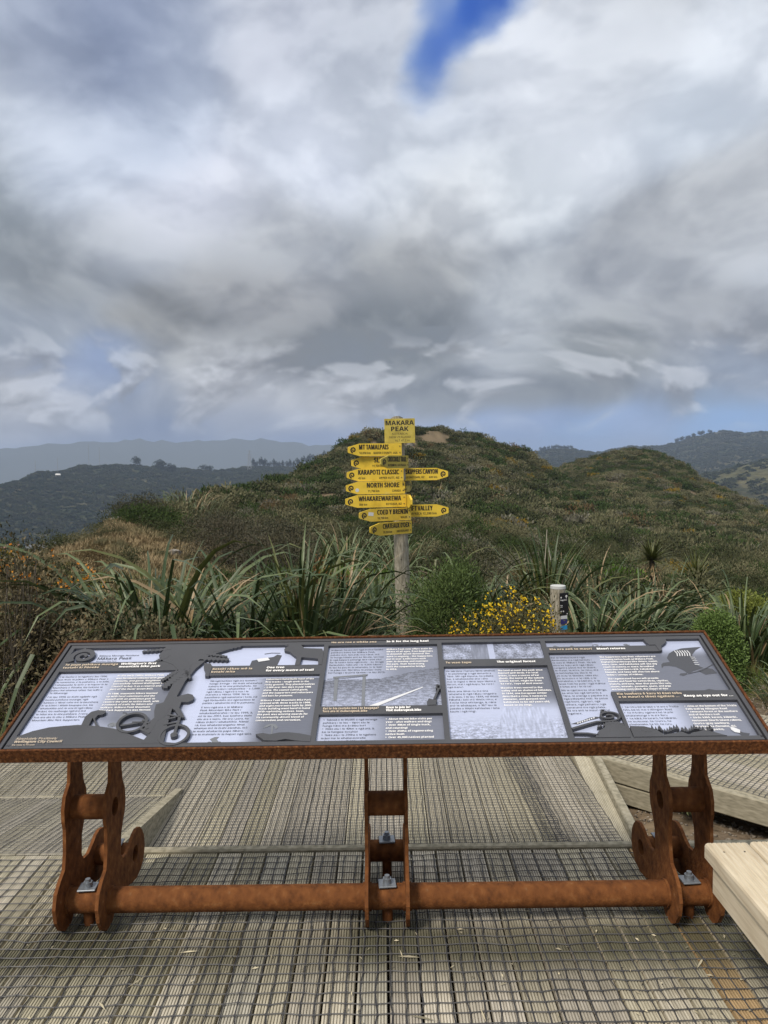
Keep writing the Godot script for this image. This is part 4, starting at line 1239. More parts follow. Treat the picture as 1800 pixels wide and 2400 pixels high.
func build_signpost() -> void:
	var root := thing("fingerpost", "round weathered timber post carrying yellow arrow boards to far bike trails", "signpost", Vector3(.19, 0, -8.0))
	var post := MB.new()
	var pts := PackedVector3Array()
	var k := 28
	var hs := [-1.0, -.3, .1, .5, .9, 1.3, 1.7, 2.06, 2.085, 2.10]
	var rad := func(i: int) -> float: return [.086, .083, .080, .078, .075, .072, .069, .066, .060, .030][i]
	var cx := func(i: int) -> float: return lerpf(.012, -.045, clampf((hs[i] + .4) / 2.5, 0.0, 1.0))
	for i in hs.size() - 1: post.cone(Vector3(cx.call(i), hs[i], 0), Vector3(cx.call(i + 1), hs[i + 1], 0), rad.call(i), rad.call(i + 1), k, false, i == hs.size() - 2)
	# shakes: long dark checks cut into the round
	put("post", post.mesh(), M.weathered_post, root)
	for i in 9:
		var chk := MB.new()
		var a := -PI / 2 + (i - 4) * .33 + .1 * sin(i * 7.0)
		var h0 := -.2 + fmod(i * .37, .8)
		var h1 := h0 + .25 + fmod(i * .23, .4)
		for s in 5:
			var y0 := lerpf(h0, h1, s / 5.0)
			var y1 := lerpf(h0, h1, (s + 1) / 5.0)
			var R := .0795 - .0045 * ((y0 + .3) / .4)
			var ce := lerpf(.012, -.045, clampf((y0 + .4) / 2.5, 0, 1))
			var aa := a + .03 * sin(s * 2.0 + i)
			var n := Vector3(cos(aa), 0, -sin(aa))
			chk.box(Vector3(ce, (y0 + y1) / 2, 0) + n * (R - .003), Vector3(.0035 + .002 * sin(s), y1 - y0 - .0005, .009), Basis(Vector3.UP, aa - PI / 2))
		put("drying_crack", chk.mesh(), M.bark, root)
	for q in [[-.15, .62], [.05, .35], [.25, .48], [.45, .16], [-.3, .2], [.1, .05]]:
		var chk := MB.new()
		chk.cone(Vector3(q[0] * .08 - .005, q[1], .068), Vector3(q[0] * .08 - .005, q[1], .0795), .007, .007, 8, false, true)
		put("knot", chk.mesh(), M.bark, root)
	# name board
	var nb := MB.new()
	nb.box(Vector3(.171 - .19, 1.946, .082), Vector3(.313, .251, .016), Basis(Vector3.BACK, .008), .001)
	var nbo := put("name_board", nb.mesh(), M.faded_yellow_paint, root)
	nbo.set_meta("label", "square yellow board at the top of the post")
	var t := Transform3D(Basis(Vector3.BACK, .008), Vector3(.171 - .19, 1.946, .0905))
	var lt := MB.new()
	write(lt, "MAKARA", font_b, .046, t * Transform3D(Basis(), Vector3(0, .059, 0)), .288, 1.0, 24, 2.0, true)
	write(lt, "PEAK", font_b, .046, t * Transform3D(Basis(), Vector3(0, -.002, 0)), .178, 1.0, 24, 2.0, true)
	write(lt, "MAKARA", font_b, .046, t * Transform3D(Basis(), Vector3(.0015, .0595, .0002)), .288, 1.0, 24, 2.0, true)
	write(lt, "PEAK", font_b, .046, t * Transform3D(Basis(), Vector3(.0015, -.0015, .0002)), .178, 1.0, 24, 2.0, true)
	write(lt, "AOTEAROA", font_r, .021, t * Transform3D(Basis(), Vector3(0, -.040, 0)), .164, 1.0, 24, 2.0, true)
	write(lt, "NEW ZEALAND", font_r, .021, t * Transform3D(Basis(), Vector3(.002, -.073, 0)), .216, 1.0, 24, 2.0, true)
	write(lt, "ALT 412 m", font_r, .021, t * Transform3D(Basis(), Vector3(.025, -.108, 0)), .150, 1.0, 24, 2.0, true)
	put("lettering", lt.mesh(), M.black_paint, nbo)
	# finger boards: name, line below left, line below right, apparent left and right ends, height, yaw, direction, paint tone (plain, faded, shade in the colour), depth, lettering start and width, label
	var L := [
		["MT TAMALPAIS", "10,850 km", "MARIN COUNTY, USA", -.357, .187, 1.755, 14, -1, 0, .085, .115, .305, .115, "top arrow board lettered MT TAMALPAIS"],
		["SLICKROCK", "11,720 km", "UTAH, USA", -.328, .215, 1.623, 8, -1, 0, .085, .235, .28, .215, "arrow board half covered by another, lettered SLIC"],
		["CROCODILE TRAIL", "3875 km", "CAIRNS, AUSTRALIA", -.029, .248, 1.629, 52, -1, 1, .125, .105, .31, .105, "short olive arrow board lettered CROCODILE TRAIL"],
		["KARAPOTI CLASSIC", "42 km", "UPPER HUTT, NZ", -.375, .204, 1.500, 8, -1, 0, .090, .118, .42, .118, "arrow board lettered KARAPOTI CLASSIC"],
		["SKIPPERS CANYON", "QUEENSTOWN, NZ", "630 km", .085, .676, 1.499, 4, 1, 0, -.05, .11, .335, .06, "upper right-pointing arrow board lettered SKIPPERS CANYON"],
		["NORTH SHORE", "11,750 km", "CANADA", -.384, .217, 1.368, 10, -1, 0, .090, .215, .335, .225, "arrow board with peeled tip lettered NORTH SHORE"],
		["NATTERVILLE", "19,100 km", "ENGLAND", .222, .290, 1.379, 78, 1, 1, .05, .10, .44, .10, "faded board seen almost edge on"],
		["WHAKAREWAREWA", "384 km", "ROTORUA, NZ", -.391, .226, 1.232, 10, -1, 0, .092, .135, .44, .14, "arrow board lettered WHAKAREWAREWA"],
		["", "", "", .238, .272, 1.229, -84, 1, 0, .06, .1, .4, .1, "bright yellow board seen edge on"],
		["COED Y BRENIN", "18,700 km", "WALES", -.249, .274, 1.096, 24, -1, 2, .090, .195, .34, .195, "arrow board with pale sticker lettered COED Y BRENIN"],
		["RIFT VALLEY", "EAST AFRICA", "12,280 km", .085, .681, 1.115, 6, 1, 0, -.05, .172, .26, .10, "lower right-pointing arrow board lettered IFT VALLEY"],
		["CHATEAUX D’OEX", "18,850 km", "SWITZERLAND", -.141, .279, .960, 40, -1, 2, .088, .160, .355, .160, "lowest arrow board lettered CHATEAUX D'OEX"]]
	for q in L:
		var yaw := deg_to_rad(q[6])
		var left: float = q[3] - .19
		var right: float = q[4] - .19
		var span := (right - left) / absf(cos(yaw))
		var h := .128
		if q[0] == "" or q[0] == "NATTERVILLE": span = .34
		var z: float = q[9]
		var board := MB.new()
		var s := -1.0 if q[7] < 0 else 1.0
		# outline with its butt end at x = 0 and its tip at s * span
		var o := poly([0, -h / 2 + .004, s * .004, -h / 2, s * (span - .122), -h / 2, s * (span - .110), -h * .47, s * (span - .006), -h * .24, s * span, -h * .18, s * span, h * .18, s * (span - .006), h * .24, s * (span - .110), h * .47, s * (span - .122), h / 2, s * .004, h / 2, 0, h / 2 - .004])
		var fr := Transform3D(Basis(Vector3.UP, yaw), Vector3(right if s < 0 else left, q[5], z))
		board.extrude(o, Transform3D(), -.009, .009)
		var bo := put("finger_board", board.mesh(), M.yellow_paint if q[8] == 0 else M.faded_yellow_paint if q[8] == 1 else M.shaded_yellow_paint, root)
		bo.transform = fr
		bo.set_meta("label", q[13])
		if q[0] == "": continue
		var mb := MB.new()
		var x0: float = -span + q[10] if s < 0 else span - q[10] - q[11]
		var face := Transform3D(Basis(), Vector3(0, 0, .0098))
		for b in 3: write(mb, q[0], font_b, .049, face * Transform3D(Basis(), Vector3(x0 + .0016 * (b - 1), .003, .0001 * b)), q[11], 1.0, 24, 2.0)
		var x1: float = -span + q[12] if s < 0 else span - .45
		if q[0] == "SKIPPERS CANYON":
			write(mb, q[1], font_b, .021, face * Transform3D(Basis(), Vector3(x0 - .02, -.042, 0)), .215, 1.0, 24, 2.0)
			write(mb, q[2], font_b, .021, face * Transform3D(Basis(), Vector3(span - .20, -.042, 0)), .085, 1.0, 24, 2.0)
		elif q[0] == "RIFT VALLEY":
			write(mb, "EAST AFRICA 12,280 km", font_b, .023, face * Transform3D(Basis(), Vector3(span - .475, -.040, 0)), .345, 1.0, 24, 2.0)
		else:
			write(mb, q[1], font_b, .022, face * Transform3D(Basis(), Vector3(x1, -.043, 0)), .012 * q[1].length() + .01, 1.0, 24, 2.0)
			var w2: float = .0148 * q[2].length()
			write(mb, q[2], font_b, .022, face * Transform3D(Basis(), Vector3(minf(-.045, -.02) - w2, -.043, 0)), w2, 1.0, 24, 2.0)
		put("lettering", mb.mesh(), M.black_paint, bo)
		var em := MB.new()
		koru_mark(em, Vector2(s * (span - .052), -.002), .031, face, 1.0 if s < 0 else 1.0)
		put("koru_emblem", em.mesh(), M.black_paint, bo)
		for y in [.036, -.03]:
			var bl := MB.new()
			bl.cone(Vector3(s * .02, y, .009), Vector3(s * .02, y, .013), .006, .005, 8, false, true)
			put("bolt", bl.mesh(), M.bark, bo)
		if q[0] == "COED Y BRENIN":
			var st := MB.new()
			st.box(Vector3(-span + .125, .012, .0097), Vector3(.056, .036, .0006), Basis(Vector3.BACK, -.12))
			put("sticker", st.mesh(), M.sticker_white, bo)
		if q[0] == "NORTH SHORE":
			var st := MB.new()
			st.extrude(spiral(Vector2(-span + .115, -.022), .020, .019, 0, TAU * .97, 14), Transform3D(Basis(), Vector3.ZERO), .0092, .0099)
			put("sticker", st.mesh(), M.sticker_white, bo)

func build_marker() -> void:
	var root := thing("track_marker", "short round white-capped marker post with black direction sign behind yellow gorse", "marker post", Vector3(1.575, -.57, -6.95))
	var p := MB.new()
	p.cone(Vector3.ZERO, Vector3(0, 1.03, 0), .071, .068, 24, false, false)
	put("post", p.mesh(), M.weathered_post, root)
	var cap := MB.new()
	cap.cone(Vector3(0, 1.0305, 0), Vector3(0, 1.055, 0), .070, .068, 24, true, true)
	put("post_cap", cap.mesh(), M.post_cap, root)
	var turn := Basis(Vector3.UP, .42)
	var s := MB.new()
	var c := turn * Vector3(.012, .895, .074)
	s.box(c, Vector3(.098, .206, .004), turn, .001)
	var so := put("sign_plate", s.mesh(), M.sign_black, root)
	var t := Transform3D(turn, c + turn * Vector3(0, 0, .0026))
	var w := MB.new()
	write(w, "Ridgeline", font_b, .011, t * Transform3D(Basis(), Vector3(-.042, .032, 0)), .07, 1.0, 20, 2.0)
	w.extrude(poly([.020, .052, .027, .052, .027, .072, .034, .066, .036, .071, .0235, .084, .011, .071, .013, .066, .020, .072]), t, 0, .0004)
	w.extrude(poly([-.042, .062, -.034, .053, -.026, .062, -.034, .071]), t, 0, .0004)
	for y in [-.012, -.026]: w.extrude(poly([-.042, y, -.018, y, -.018, y + .004, -.042, y + .004]), t, 0, .0004)
	w.extrude(poly([-.040, -.066, -.028, -.066, -.028, -.071, -.020, -.0635, -.028, -.056, -.028, -.061, -.040, -.061]), t, 0, .0004)
	w.extrude(poly([-.012, -.070, -.006, -.054, 0, -.070]), t, 0, .0004)
	w.extrude(poly([.028, -.094, .034, -.082, .040, -.094]), t, 0, .0004)
	put("lettering", w.mesh(), M.white_lettering, so)
	for q in [[.775, .030, "sticker_white"], [.735, .046, "sticker_navy"], [.68, .036, "sticker_blue"]]:
		var k := MB.new()
		k.box(turn * Vector3(.012, q[0], .0735), Vector3(.07, q[1], .003), turn)
		put("arrow_sticker", k.mesh(), M[q[2]], root)
	# curved timber edging beside it
	var e := thing("garden_edging", "low curving pale timber edging below the track marker post", "edging", Vector3(1.5, -.42, -6.6))
	var a := Vector3(0, .08, 0)
	for i in 4:
		var d := Vector3(cos(.15 + i * .22), 0, sin(.15 + i * .22)) * .17
		var mb := MB.new()
		mb.box(a + d * .5, Vector3(.166, .2, .05), Basis(Vector3.UP, -(.15 + i * .22)), .008)
		put("sleeper", mb.mesh(), M.edging_timber, e)
		a += d

# ---- plants
func shrub(sd: int, n: int, size: Vector3, leaf: Vector2, lumps: int, ca: Color, cb: Color, shell := .55, up := .35) -> ArrayMesh:
	# small leaf faces spread through the crown's volume, lump by lump
	var r := RandomNumberGenerator.new()
	r.seed = sd
	var mb := MB.new()
	var L := []
	for i in lumps:
		var a := r.randf() * TAU
		var q := sqrt(r.randf()) * .62
		var hgt := (1.0 - q * q) * r.randf_range(.35, .78)
		L.push_back([Vector3(cos(a) * q, hgt, sin(a) * q), r.randf_range(.26, .46), r.randf()])
	if lumps == 1: L[0] = [Vector3(0, .42, 0), .58, .5]
	for i in n:
		var l = L[r.randi() % lumps]
		var d := Vector3(r.randfn(), r.randfn() + .25, r.randfn()).normalized()
		var rr: float = l[1] * lerpf(shell, 1.0, sqrt(r.randf())) * r.randf_range(.8, 1.12)
		var p: Vector3 = (l[0] + d * rr) * size
		if p.y < 0.0: p.y = r.randf() * .15 * size.y
		var dir := (d + Vector3(r.randfn() * .5, r.randfn() * .5 + up, r.randfn() * .5)).normalized()
		var side := dir.cross(Vector3(r.randfn(), r.randfn(), r.randfn())).normalized()
		var len_ := leaf.x * r.randf_range(.6, 1.3)
		var w := leaf.y * r.randf_range(.7, 1.3) * .5
		var c := ca.lerp(cb, clampf(l[2] * .6 + r.randf() * .55 - .1, 0, 1))
		mb.quad(p, p + dir * len_ * .45 + side * w, p + dir * len_, p + dir * len_ * .45 - side * w, c)
	return mb.mesh()

func twigs(sd: int, n: int, size: Vector3, rad: float) -> ArrayMesh:
	var r := RandomNumberGenerator.new()
	r.seed = sd
	var mb := MB.new()
	for i in n:
		var a := r.randf() * TAU
		var q := r.randf() * .8
		var e := Vector3(cos(a) * q, r.randf_range(.6, 1.0) * (1.0 - q * q * .5), sin(a) * q) * size
		var m := e * .5 + Vector3(r.randfn(), r.randfn() * .5, r.randfn()) * .08 * size.x
		mb.tube(PackedVector3Array([Vector3(e.x * .1, -.05, e.z * .1), m, e]), rad, rad * .35, 4)
	return mb.mesh()

func blossoms(sd: int, n: int, size: Vector3, r0: float, ca: Color, cb: Color, low := .35, clump := 9) -> ArrayMesh:
	# clusters of small pea flowers near the shoot tips
	var r := RandomNumberGenerator.new()
	r.seed = sd
	var mb := MB.new()
	for i in n:
		var a := r.randf() * TAU
		var q := sqrt(r.randf())
		var h := sqrt(maxf(0.0, 1.0 - q * q)) * r.randf_range(.75, 1.05)
		var p := Vector3(cos(a) * q, maxf(h, low * r.randf()), sin(a) * q) * size
		for k in r.randi_range(2, clump):
			var c := p + Vector3(r.randfn(), r.randfn() * 1.4, r.randfn()) * r0 * 1.3
			var col := ca.lerp(cb, r.randf())
			for m in 3:
				var d := Vector3(r.randfn(), r.randfn() + .3, r.randfn()).normalized()
				var s := d.cross(Vector3(r.randfn(), r.randfn(), r.randfn())).normalized()
				mb.quad(c, c + d * r0 * .6 + s * r0 * .5, c + d * r0 * 1.1, c + d * r0 * .6 - s * r0 * .5, col)
	return mb.mesh()

func flax_blade(mb: MB, base: Vector3, az: float, len_: float, wide: float, lean: float, curl: float, kink: float, twist: float, seg := 9, col := Color.WHITE) -> void:
	# a strap leaf: rises at an angle, arches over, sometimes folds
	var out := Vector3(cos(az), 0, sin(az))
	var side := Vector3(-sin(az), 0, cos(az))
	var p := base
	var ang := lean
	var pl := []
	for i in seg + 1:
		var t := float(i) / seg
		var d := out * sin(ang) + Vector3.UP * cos(ang)
		var nrm := out * cos(ang) - Vector3.UP * sin(ang)
		var w := wide * .5 * (lerpf(.55, 1.0, t / .35) if t < .35 else pow(maxf(0.0, 1.0 - (t - .35) / .65), .7))
		var tw := twist * t
		var s := side * cos(tw) + nrm * sin(tw)
		var nn := nrm * cos(tw) - side * sin(tw)
		var fold := lerpf(.75, .16, minf(1.0, t * 1.8))
		pl.push_back([p + s * w + nn * w * -fold, p, p - s * w + nn * w * -fold])
		p += d * len_ / seg
		ang += curl / seg * (.12 + 2.7 * t * t)
		if kink > 0.0 and absf(t - .55) < .5 / seg: ang += kink
		ang = minf(ang, 2.9)
	for i in seg:
		var a = pl[i]
		var b = pl[i + 1]
		mb.quad(a[0], a[1], b[1], b[0], col)
		mb.quad(a[1], a[2], b[2], b[1], col)

var blades := []
func make_blades() -> void:
	# leaf shapes of unit length, growing towards +x
	var r := RandomNumberGenerator.new()
	r.seed = 77
	for i in 16:
		var mb := MB.new()
		var kind := i % 4
		var lean := r.randf_range(.15, .75) if kind != 2 else r.randf_range(.05, .35)
		var curl := [2.4, 3.0, 1.1, 1.4][kind] * r.randf_range(.8, 1.2) as float
		flax_blade(mb, Vector3.ZERO, 0.0, 1.0, .022 * r.randf_range(.8, 1.3), lean, curl, r.randf_range(.9, 1.7) if kind == 3 else 0.0, r.randfn() * .5, 10)
		blades.push_back(mb.mesh())

func flax(label: String, at: Vector3, n: int, len_: float, sd: int, upright := 0.0, tones := [.45, .8, .95], spread := .25, single := true) -> Node3D:
	var r := RandomNumberGenerator.new()
	r.seed = sd
	var root := thing("flax_bush", label, "flax", at, 0.0, "flax bushes")
	var names := ["flax_green", "flax_grey_green", "flax_olive", "flax_dead"]
	if single:
		for i in n:
			var o := MeshInstance3D.new()
			o.name = "leaf"
			o.mesh = blades[[0, 1, 3, 4, 5, 7, 8, 9, 11, 12, 13, 15, 6][r.randi() % 13]] if r.randf() > upright else blades[[2, 6, 10, 14][r.randi() % 4]]
			var q := r.randf()
			var k := 0 if q < tones[0] else 1 if q < tones[1] else 2 if q < tones[2] else 3
			o.material_override = M[names[k]]
			root.add_child(o, true)
			var az := r.randf() * TAU
			var s := len_ * r.randf_range(.6, 1.15)
			if upright < .5 and blades.find(o.mesh) % 4 == 2: s *= .68
			var tip := r.randfn() * .12 - (.15 if upright > .5 else 0.0)
			o.transform = Transform3D(Basis(Vector3.UP, az) * Basis(Vector3.BACK, -tip) * Basis.from_scale(Vector3(s, s, s * r.randf_range(.8, 1.25))), Vector3(cos(az), 0, -sin(az)) * spread * r.randf() * .6)
	# the crowded lower leaves of the clump
	var mass := [MB.new(), MB.new()]
	for i in int(n * (2.2 if single else 1.0)):
		var az := r.randf() * TAU
		var s := len_ * (r.randf_range(.45, .85) if single else r.randf_range(.6, 1.1))
		var b := Vector3(cos(az), 0, sin(az)) * spread * r.randf() * .9
		var dead := r.randf() < .16
		flax_blade(mass[1 if dead else 0], b, az + r.randfn() * .5, s, .027 * s, (r.randf_range(.1, .7) if upright < .5 else r.randf_range(.05, .4)), r.randf_range(1.2, 3.4) * (.6 if upright > .5 else 1.0), r.randf_range(.8, 1.6) if r.randf() < .15 else 0.0, r.randfn() * .5, 8)
	for k in 2:
		if mass[k].v.size() == 0: continue
		var o := put("leaf_mass", mass[k].mesh(), M[names[3 if k == 1 else (1 if tones[0] < .3 and not single else 0)]], root)
		o.set_meta("kind", "stuff")
	return root

func bush(called: String, label: String, cat: String, at: Vector3, mesh: Mesh, stems: Mesh = null, flowers: Mesh = null) -> Node3D:
	var root := thing(called, label, cat, at)
	var f := put("foliage", mesh, M.foliage, root)
	if stems: put("branches", stems, M.bark, root)
	if flowers: put("flowers", flowers, M.flower, root)
	return root

func cabbage_tree(label: String, at: Vector3, h: float, sd: int) -> void:
	var r := RandomNumberGenerator.new()
	r.seed = sd
	var root := thing("cabbage_tree", label, "cabbage tree", at)
	var tr := MB.new()
	tr.tube(PackedVector3Array([Vector3(0, -.3, 0), Vector3(.02, h * .5, 0), Vector3(0, h, 0)]), .09, .06, 8)
	put("trunk", tr.mesh(), M.bark, root)
	var sk := MB.new()
	for i in 110:
		var az := r.randf() * TAU
		flax_blade(sk, Vector3(0, h * r.randf_range(.55, .98), 0), az, r.randf_range(.35, .6), .028, r.randf_range(1.9, 2.5), .6, 0.0, 0.0, 5)
	put("dead_skirt", sk.mesh(), M.flax_dead, root)
	var cr := MB.new()
	for i in 170:
		var az := r.randf() * TAU
		flax_blade(cr, Vector3(0, h, 0), az, r.randf_range(.45, .72), .03, acos(r.randf_range(-.25, 1.0)), r.randf_range(.1, .7), 0.0, 0.0, 5)
	put("crown", cr.mesh(), M.flax_olive, root)

func at_ground(x: float, z: float, lower := .05) -> Vector3: return Vector3(x, ground_height(x, z) - lower, z)

func build_garden() -> void:
	make_blades()
	var brownA := Color(.085, .075, .04)
	var brownB := Color(.19, .155, .09)
	# left of the panel
	bush("gorse_bush", "brownish gorse bush with bare twigs at the left edge beside the panel", "gorse", at_ground(-2.42, -5.15), shrub(1, 17000, Vector3(.8, 1.36, .6), Vector2(.032, .017), 16, brownA, brownB, .45), twigs(2, 60, Vector3(.85, 1.45, .6), .008))
	bush("low_shrub", "olive brown shrub with fine twigs behind the panel's left corner", "shrub", at_ground(-1.72, -5.1), shrub(3, 15000, Vector3(.72, 1.1, .5), Vector2(.03, .016), 14, Color(.07, .085, .045), brownB, .45), twigs(4, 45, Vector3(.75, 1.15, .5), .007), blossoms(5, 4, Vector3(.5, .75, .4), .014, Color(.7, .55, .03), Color(.75, .62, .08), .5, 4))
	bush("dark_shrub", "dark green small-leaved shrub between the two brown bushes on the left", "shrub", at_ground(-2.15, -5.55), shrub(6, 9000, Vector3(.7, 1.22, .5), Vector2(.03, .014), 12, Color(.025, .035, .018), Color(.05, .07, .035), .4), twigs(7, 40, Vector3(.7, .95, .5), .007))
	bush("orange_gorse", "dark gorse with orange flowers standing at the far left edge", "gorse", at_ground(-3.05, -6.4), shrub(8, 15000, Vector3(1.0, 1.4, .8), Vector2(.035, .016), 14, Color(.03, .035, .018), Color(.085, .075, .035), .4), twigs(9, 50, Vector3(1.0, 1.3, .8), .009), blossoms(10, 130, Vector3(1.0, 1.36, .8), .019, Color(.50, .17, .02), Color(.58, .27, .04), .5, 6))
	# the big flax behind the panel
	flax("large flax with broad drooping green leaves behind the panel's left part", at_ground(-1.82, -6.0, .15), 220, 2.0, 118, 0.0, [.5, .86, .95], .34)
	flax("grey-green arching flax close left of the dark upright flax", at_ground(-1.2, -6.35, .15), 190, 2.05, 12, .15, [.4, .85, .95], .3)
	flax("dark upright flax midway between the panel's left corner and the fingerpost", at_ground(-.68, -6.1, .15), 190, 1.75, 13, .7, [.62, .70, .92], .3)
	flax("narrow dark flax just left of the fingerpost's foot", at_ground(-.42, -6.9, .15), 130, 1.55, 14, .6, [.6, .7, .94], .3)
	flax("low spreading flax at the outer left behind the dark shrub", at_ground(-2.45, -7.0, .15), 90, 1.15, 15, 0.0, [.45, .8, .96], .35)
	flax("pale drooping flax touching the left side of the fingerpost", at_ground(-.12, -8.8, .15), 130, 1.7, 16, .1, [.25, .85, .95], .35)
	flax("fine-leaved flax tuft right behind the fingerpost", at_ground(.55, -9.6, .15), 100, 1.6, 17, .3, [.4, .75, .95], .35)
	flax("tangled flax behind the round green bush", at_ground(1.05, -9.1, .1), 150, 1.5, 18, .1, [.3, .8, .95], .4)
	flax("broad grey flax above the yellow gorse", at_ground(1.45, -9.4, .1), 150, 1.5, 19, .15, [.3, .8, .95], .4)
	flax("upright olive flax standing behind the track marker", at_ground(1.95, -9.2, .1), 140, 1.5, 20, .6, [.35, .45, .93], .35)
	flax("wide-leaved flax touching the right side of the track marker", at_ground(2.02, -7.55, .15), 170, 1.35, 21, .05, [.45, .84, .96], .4)
	flax("sprawling grey flax midway from the track marker to the clipped round bush", at_ground(2.62, -8.1, .15), 150, 1.35, 22, 0.0, [.35, .84, .93], .45)
	flax("dry-tipped flax just left of the clipped round bush", at_ground(2.95, -8.8, .15), 120, 1.3, 23, 0.0, [.3, .75, .88], .45)
	flax("pale flax behind the clipped round bush at the right edge", at_ground(3.95, -8.4, .15), 100, 1.4, 24, 0.0, [.25, .9, .97], .4)
	flax("small grey flax low at the right edge beside the gravel path", at_ground(3.42, -6.35, .1), 60, .62, 25, 0.0, [.2, .92, .98], .3)
	# bushes on the right
	bush("round_bush", "rounded fine-leaved green bush at the foot of the fingerpost", "bush", at_ground(.62, -7.25, .1), shrub(31, 24000, Vector3(.62, 1.5, .55), Vector2(.040, .010), 16, Color(.048, .080, .024), Color(.115, .165, .052), .55, .4), twigs(32, 50, Vector3(.5, 1.2, .5), .006))
	bush("yellow_gorse", "low gorse covered in bright yellow flowers in front of the track marker", "gorse", at_ground(1.02, -6.5, .1), shrub(33, 14000, Vector3(.70, 1.32, .42), Vector2(.032, .011), 16, Color(.045, .05, .022), Color(.13, .12, .06), .4, .5), twigs(34, 60, Vector3(.62, 1.1, .4), .005), blossoms(35, 300, Vector3(.66, 1.24, .46), .0145, Color(.66, .42, .01), Color(.72, .55, .05), .4, 6))
	bush("clipped_bush", "dense rounded light green bush behind the panel's right corner", "bush", at_ground(3.02, -6.95, .1), shrub(36, 22000, Vector3(.44, .82, .42), Vector2(.022, .015), 1, Color(.075, .125, .030), Color(.16, .24, .07), .74, -.05), twigs(37, 20, Vector3(.3, .4, .3), .005))
	bush("edge_bush", "tall green bush cut off by the right edge of the view", "bush", at_ground(4.02, -6.25, .1), shrub(38, 20000, Vector3(.62, 1.0, .58), Vector2(.026, .015), 1, Color(.06, .105, .025), Color(.13, .20, .055), .68, .05), twigs(39, 40, Vector3(.4, .7, .4), .006))
	bush("orange_shrub", "small shrub with rusty orange leaves beyond the dark upright flax", "shrub", at_ground(-.98, -11.6), shrub(40, 5000, Vector3(.5, .95, .4), Vector2(.04, .016), 10, Color(.10, .06, .025), Color(.30, .12, .03)), twigs(41, 20, Vector3(.5, .9, .4), .008))
	bush("bright_shrub", "vivid light green shrub left of the two cabbage trees", "shrub", at_ground(4.75, -15.2), shrub(42, 6500, Vector3(.62, .72, .5), Vector2(.06, .03), 12, Color(.055, .11, .015), Color(.12, .22, .03)), twigs(43, 20, Vector3(.5, .6, .4), .01))
	bush("grey_shrub", "pale grey twiggy shrub left of the vivid green shrub", "shrub", at_ground(3.3, -14.2), shrub(44, 5000, Vector3(.62, .75, .5), Vector2(.035, .01), 12, Color(.13, .13, .11), Color(.26, .25, .22)), twigs(45, 50, Vector3(.6, .75, .5), .008))
	bush("lime_shrub", "yellow-green shrub above the clipped round bush at the right", "shrub", at_ground(5.0, -10.8), shrub(46, 6000, Vector3(.6, .55, .5), Vector2(.045, .015), 12, Color(.09, .12, .02), Color(.20, .23, .05)), twigs(47, 20, Vector3(.5, .5, .4), .008))
	bush("green_shrub", "mid-green shrub between the two cabbage trees", "shrub", at_ground(5.3, -13.6), shrub(48, 6000, Vector3(.6, .7, .5), Vector2(.045, .018), 12, Color(.035, .06, .02), Color(.085, .12, .045)), twigs(49, 20, Vector3(.5, .5, .4), .008))
	bush("dark_bush", "dark green scrub bush behind the tangled flax, right of the fingerpost", "bush", at_ground(1.6, -15.0), shrub(50, 8000, Vector3(1.3, 1.15, .9), Vector2(.05, .016), 16, Color(.025, .032, .014), Color(.07, .075, .035)), twigs(51, 30, Vector3(1.2, 1.1, .8), .012))
	bush("brown_bush", "broad brown-green scrub bush beyond the flax left of the fingerpost", "bush", at_ground(-2.6, -17.0), shrub(52, 9000, Vector3(1.7, 1.35, 1.0), Vector2(.055, .018), 18, Color(.04, .04, .022), Color(.12, .105, .065)), twigs(53, 40, Vector3(1.6, 1.3, .9), .012))
	bush("dusky_bush", "grey-brown scrub bush on the left of the grassy hollow", "bush", at_ground(-4.3, -21.0), shrub(54, 9000, Vector3(1.9, 1.5, 1.1), Vector2(.06, .02), 18, Color(.045, .045, .025), Color(.13, .11, .075)), twigs(55, 40, Vector3(1.8, 1.4, 1.0), .014))
	bush("scrub_bush", "dark rounded scrub bush on the shoulder right of the crest flax", "bush", at_ground(-5.78, -28.42, .15), shrub(80, 6500, Vector3(1.5, 1.5, 1.2), Vector2(.075, .032), 14, Color(.035, .040, .022), Color(.10, .095, .06), .5), twigs(90, 30, Vector3(1.4, 1.4, 1.0), .014))
	bush("scrub_bush", "tall dark scrub bush in the middle of the spur's thicket", "bush", at_ground(-4.50, -26.62, .15), shrub(81, 6500, Vector3(1.9, 1.9, 1.5), Vector2(.075, .032), 14, Color(.035, .040, .022), Color(.10, .095, .06), .5), twigs(91, 30, Vector3(1.7, 1.7, 1.3), .014))
	bush("scrub_bush", "grey-brown scrub bush at the right end of the spur's thicket", "bush", at_ground(-3.35, -25.78, .15), shrub(82, 6500, Vector3(1.7, 1.6, 1.4), Vector2(.075, .032), 14, Color(.035, .040, .022), Color(.10, .095, .06), .5), twigs(92, 30, Vector3(1.5, 1.4, 1.2), .014))
	bush("scrub_bush", "small dark bush at the foot of the spur's thicket", "bush", at_ground(-3.21, -21.76, .15), shrub(83, 6500, Vector3(1.3, 1.2, 1.0), Vector2(.075, .032), 14, Color(.035, .040, .022), Color(.10, .095, .06), .5), twigs(93, 30, Vector3(1.2, 1.1, 0.9), .014))
	bush("scrub_bush", "olive scrub bush at the left end of the spur's thicket", "bush", at_ground(-7.37, -32.17, .15), shrub(84, 6500, Vector3(1.5, 1.3, 1.2), Vector2(.075, .032), 14, Color(.035, .040, .022), Color(.10, .095, .06), .5), twigs(94, 30, Vector3(1.4, 1.2, 1.0), .014))
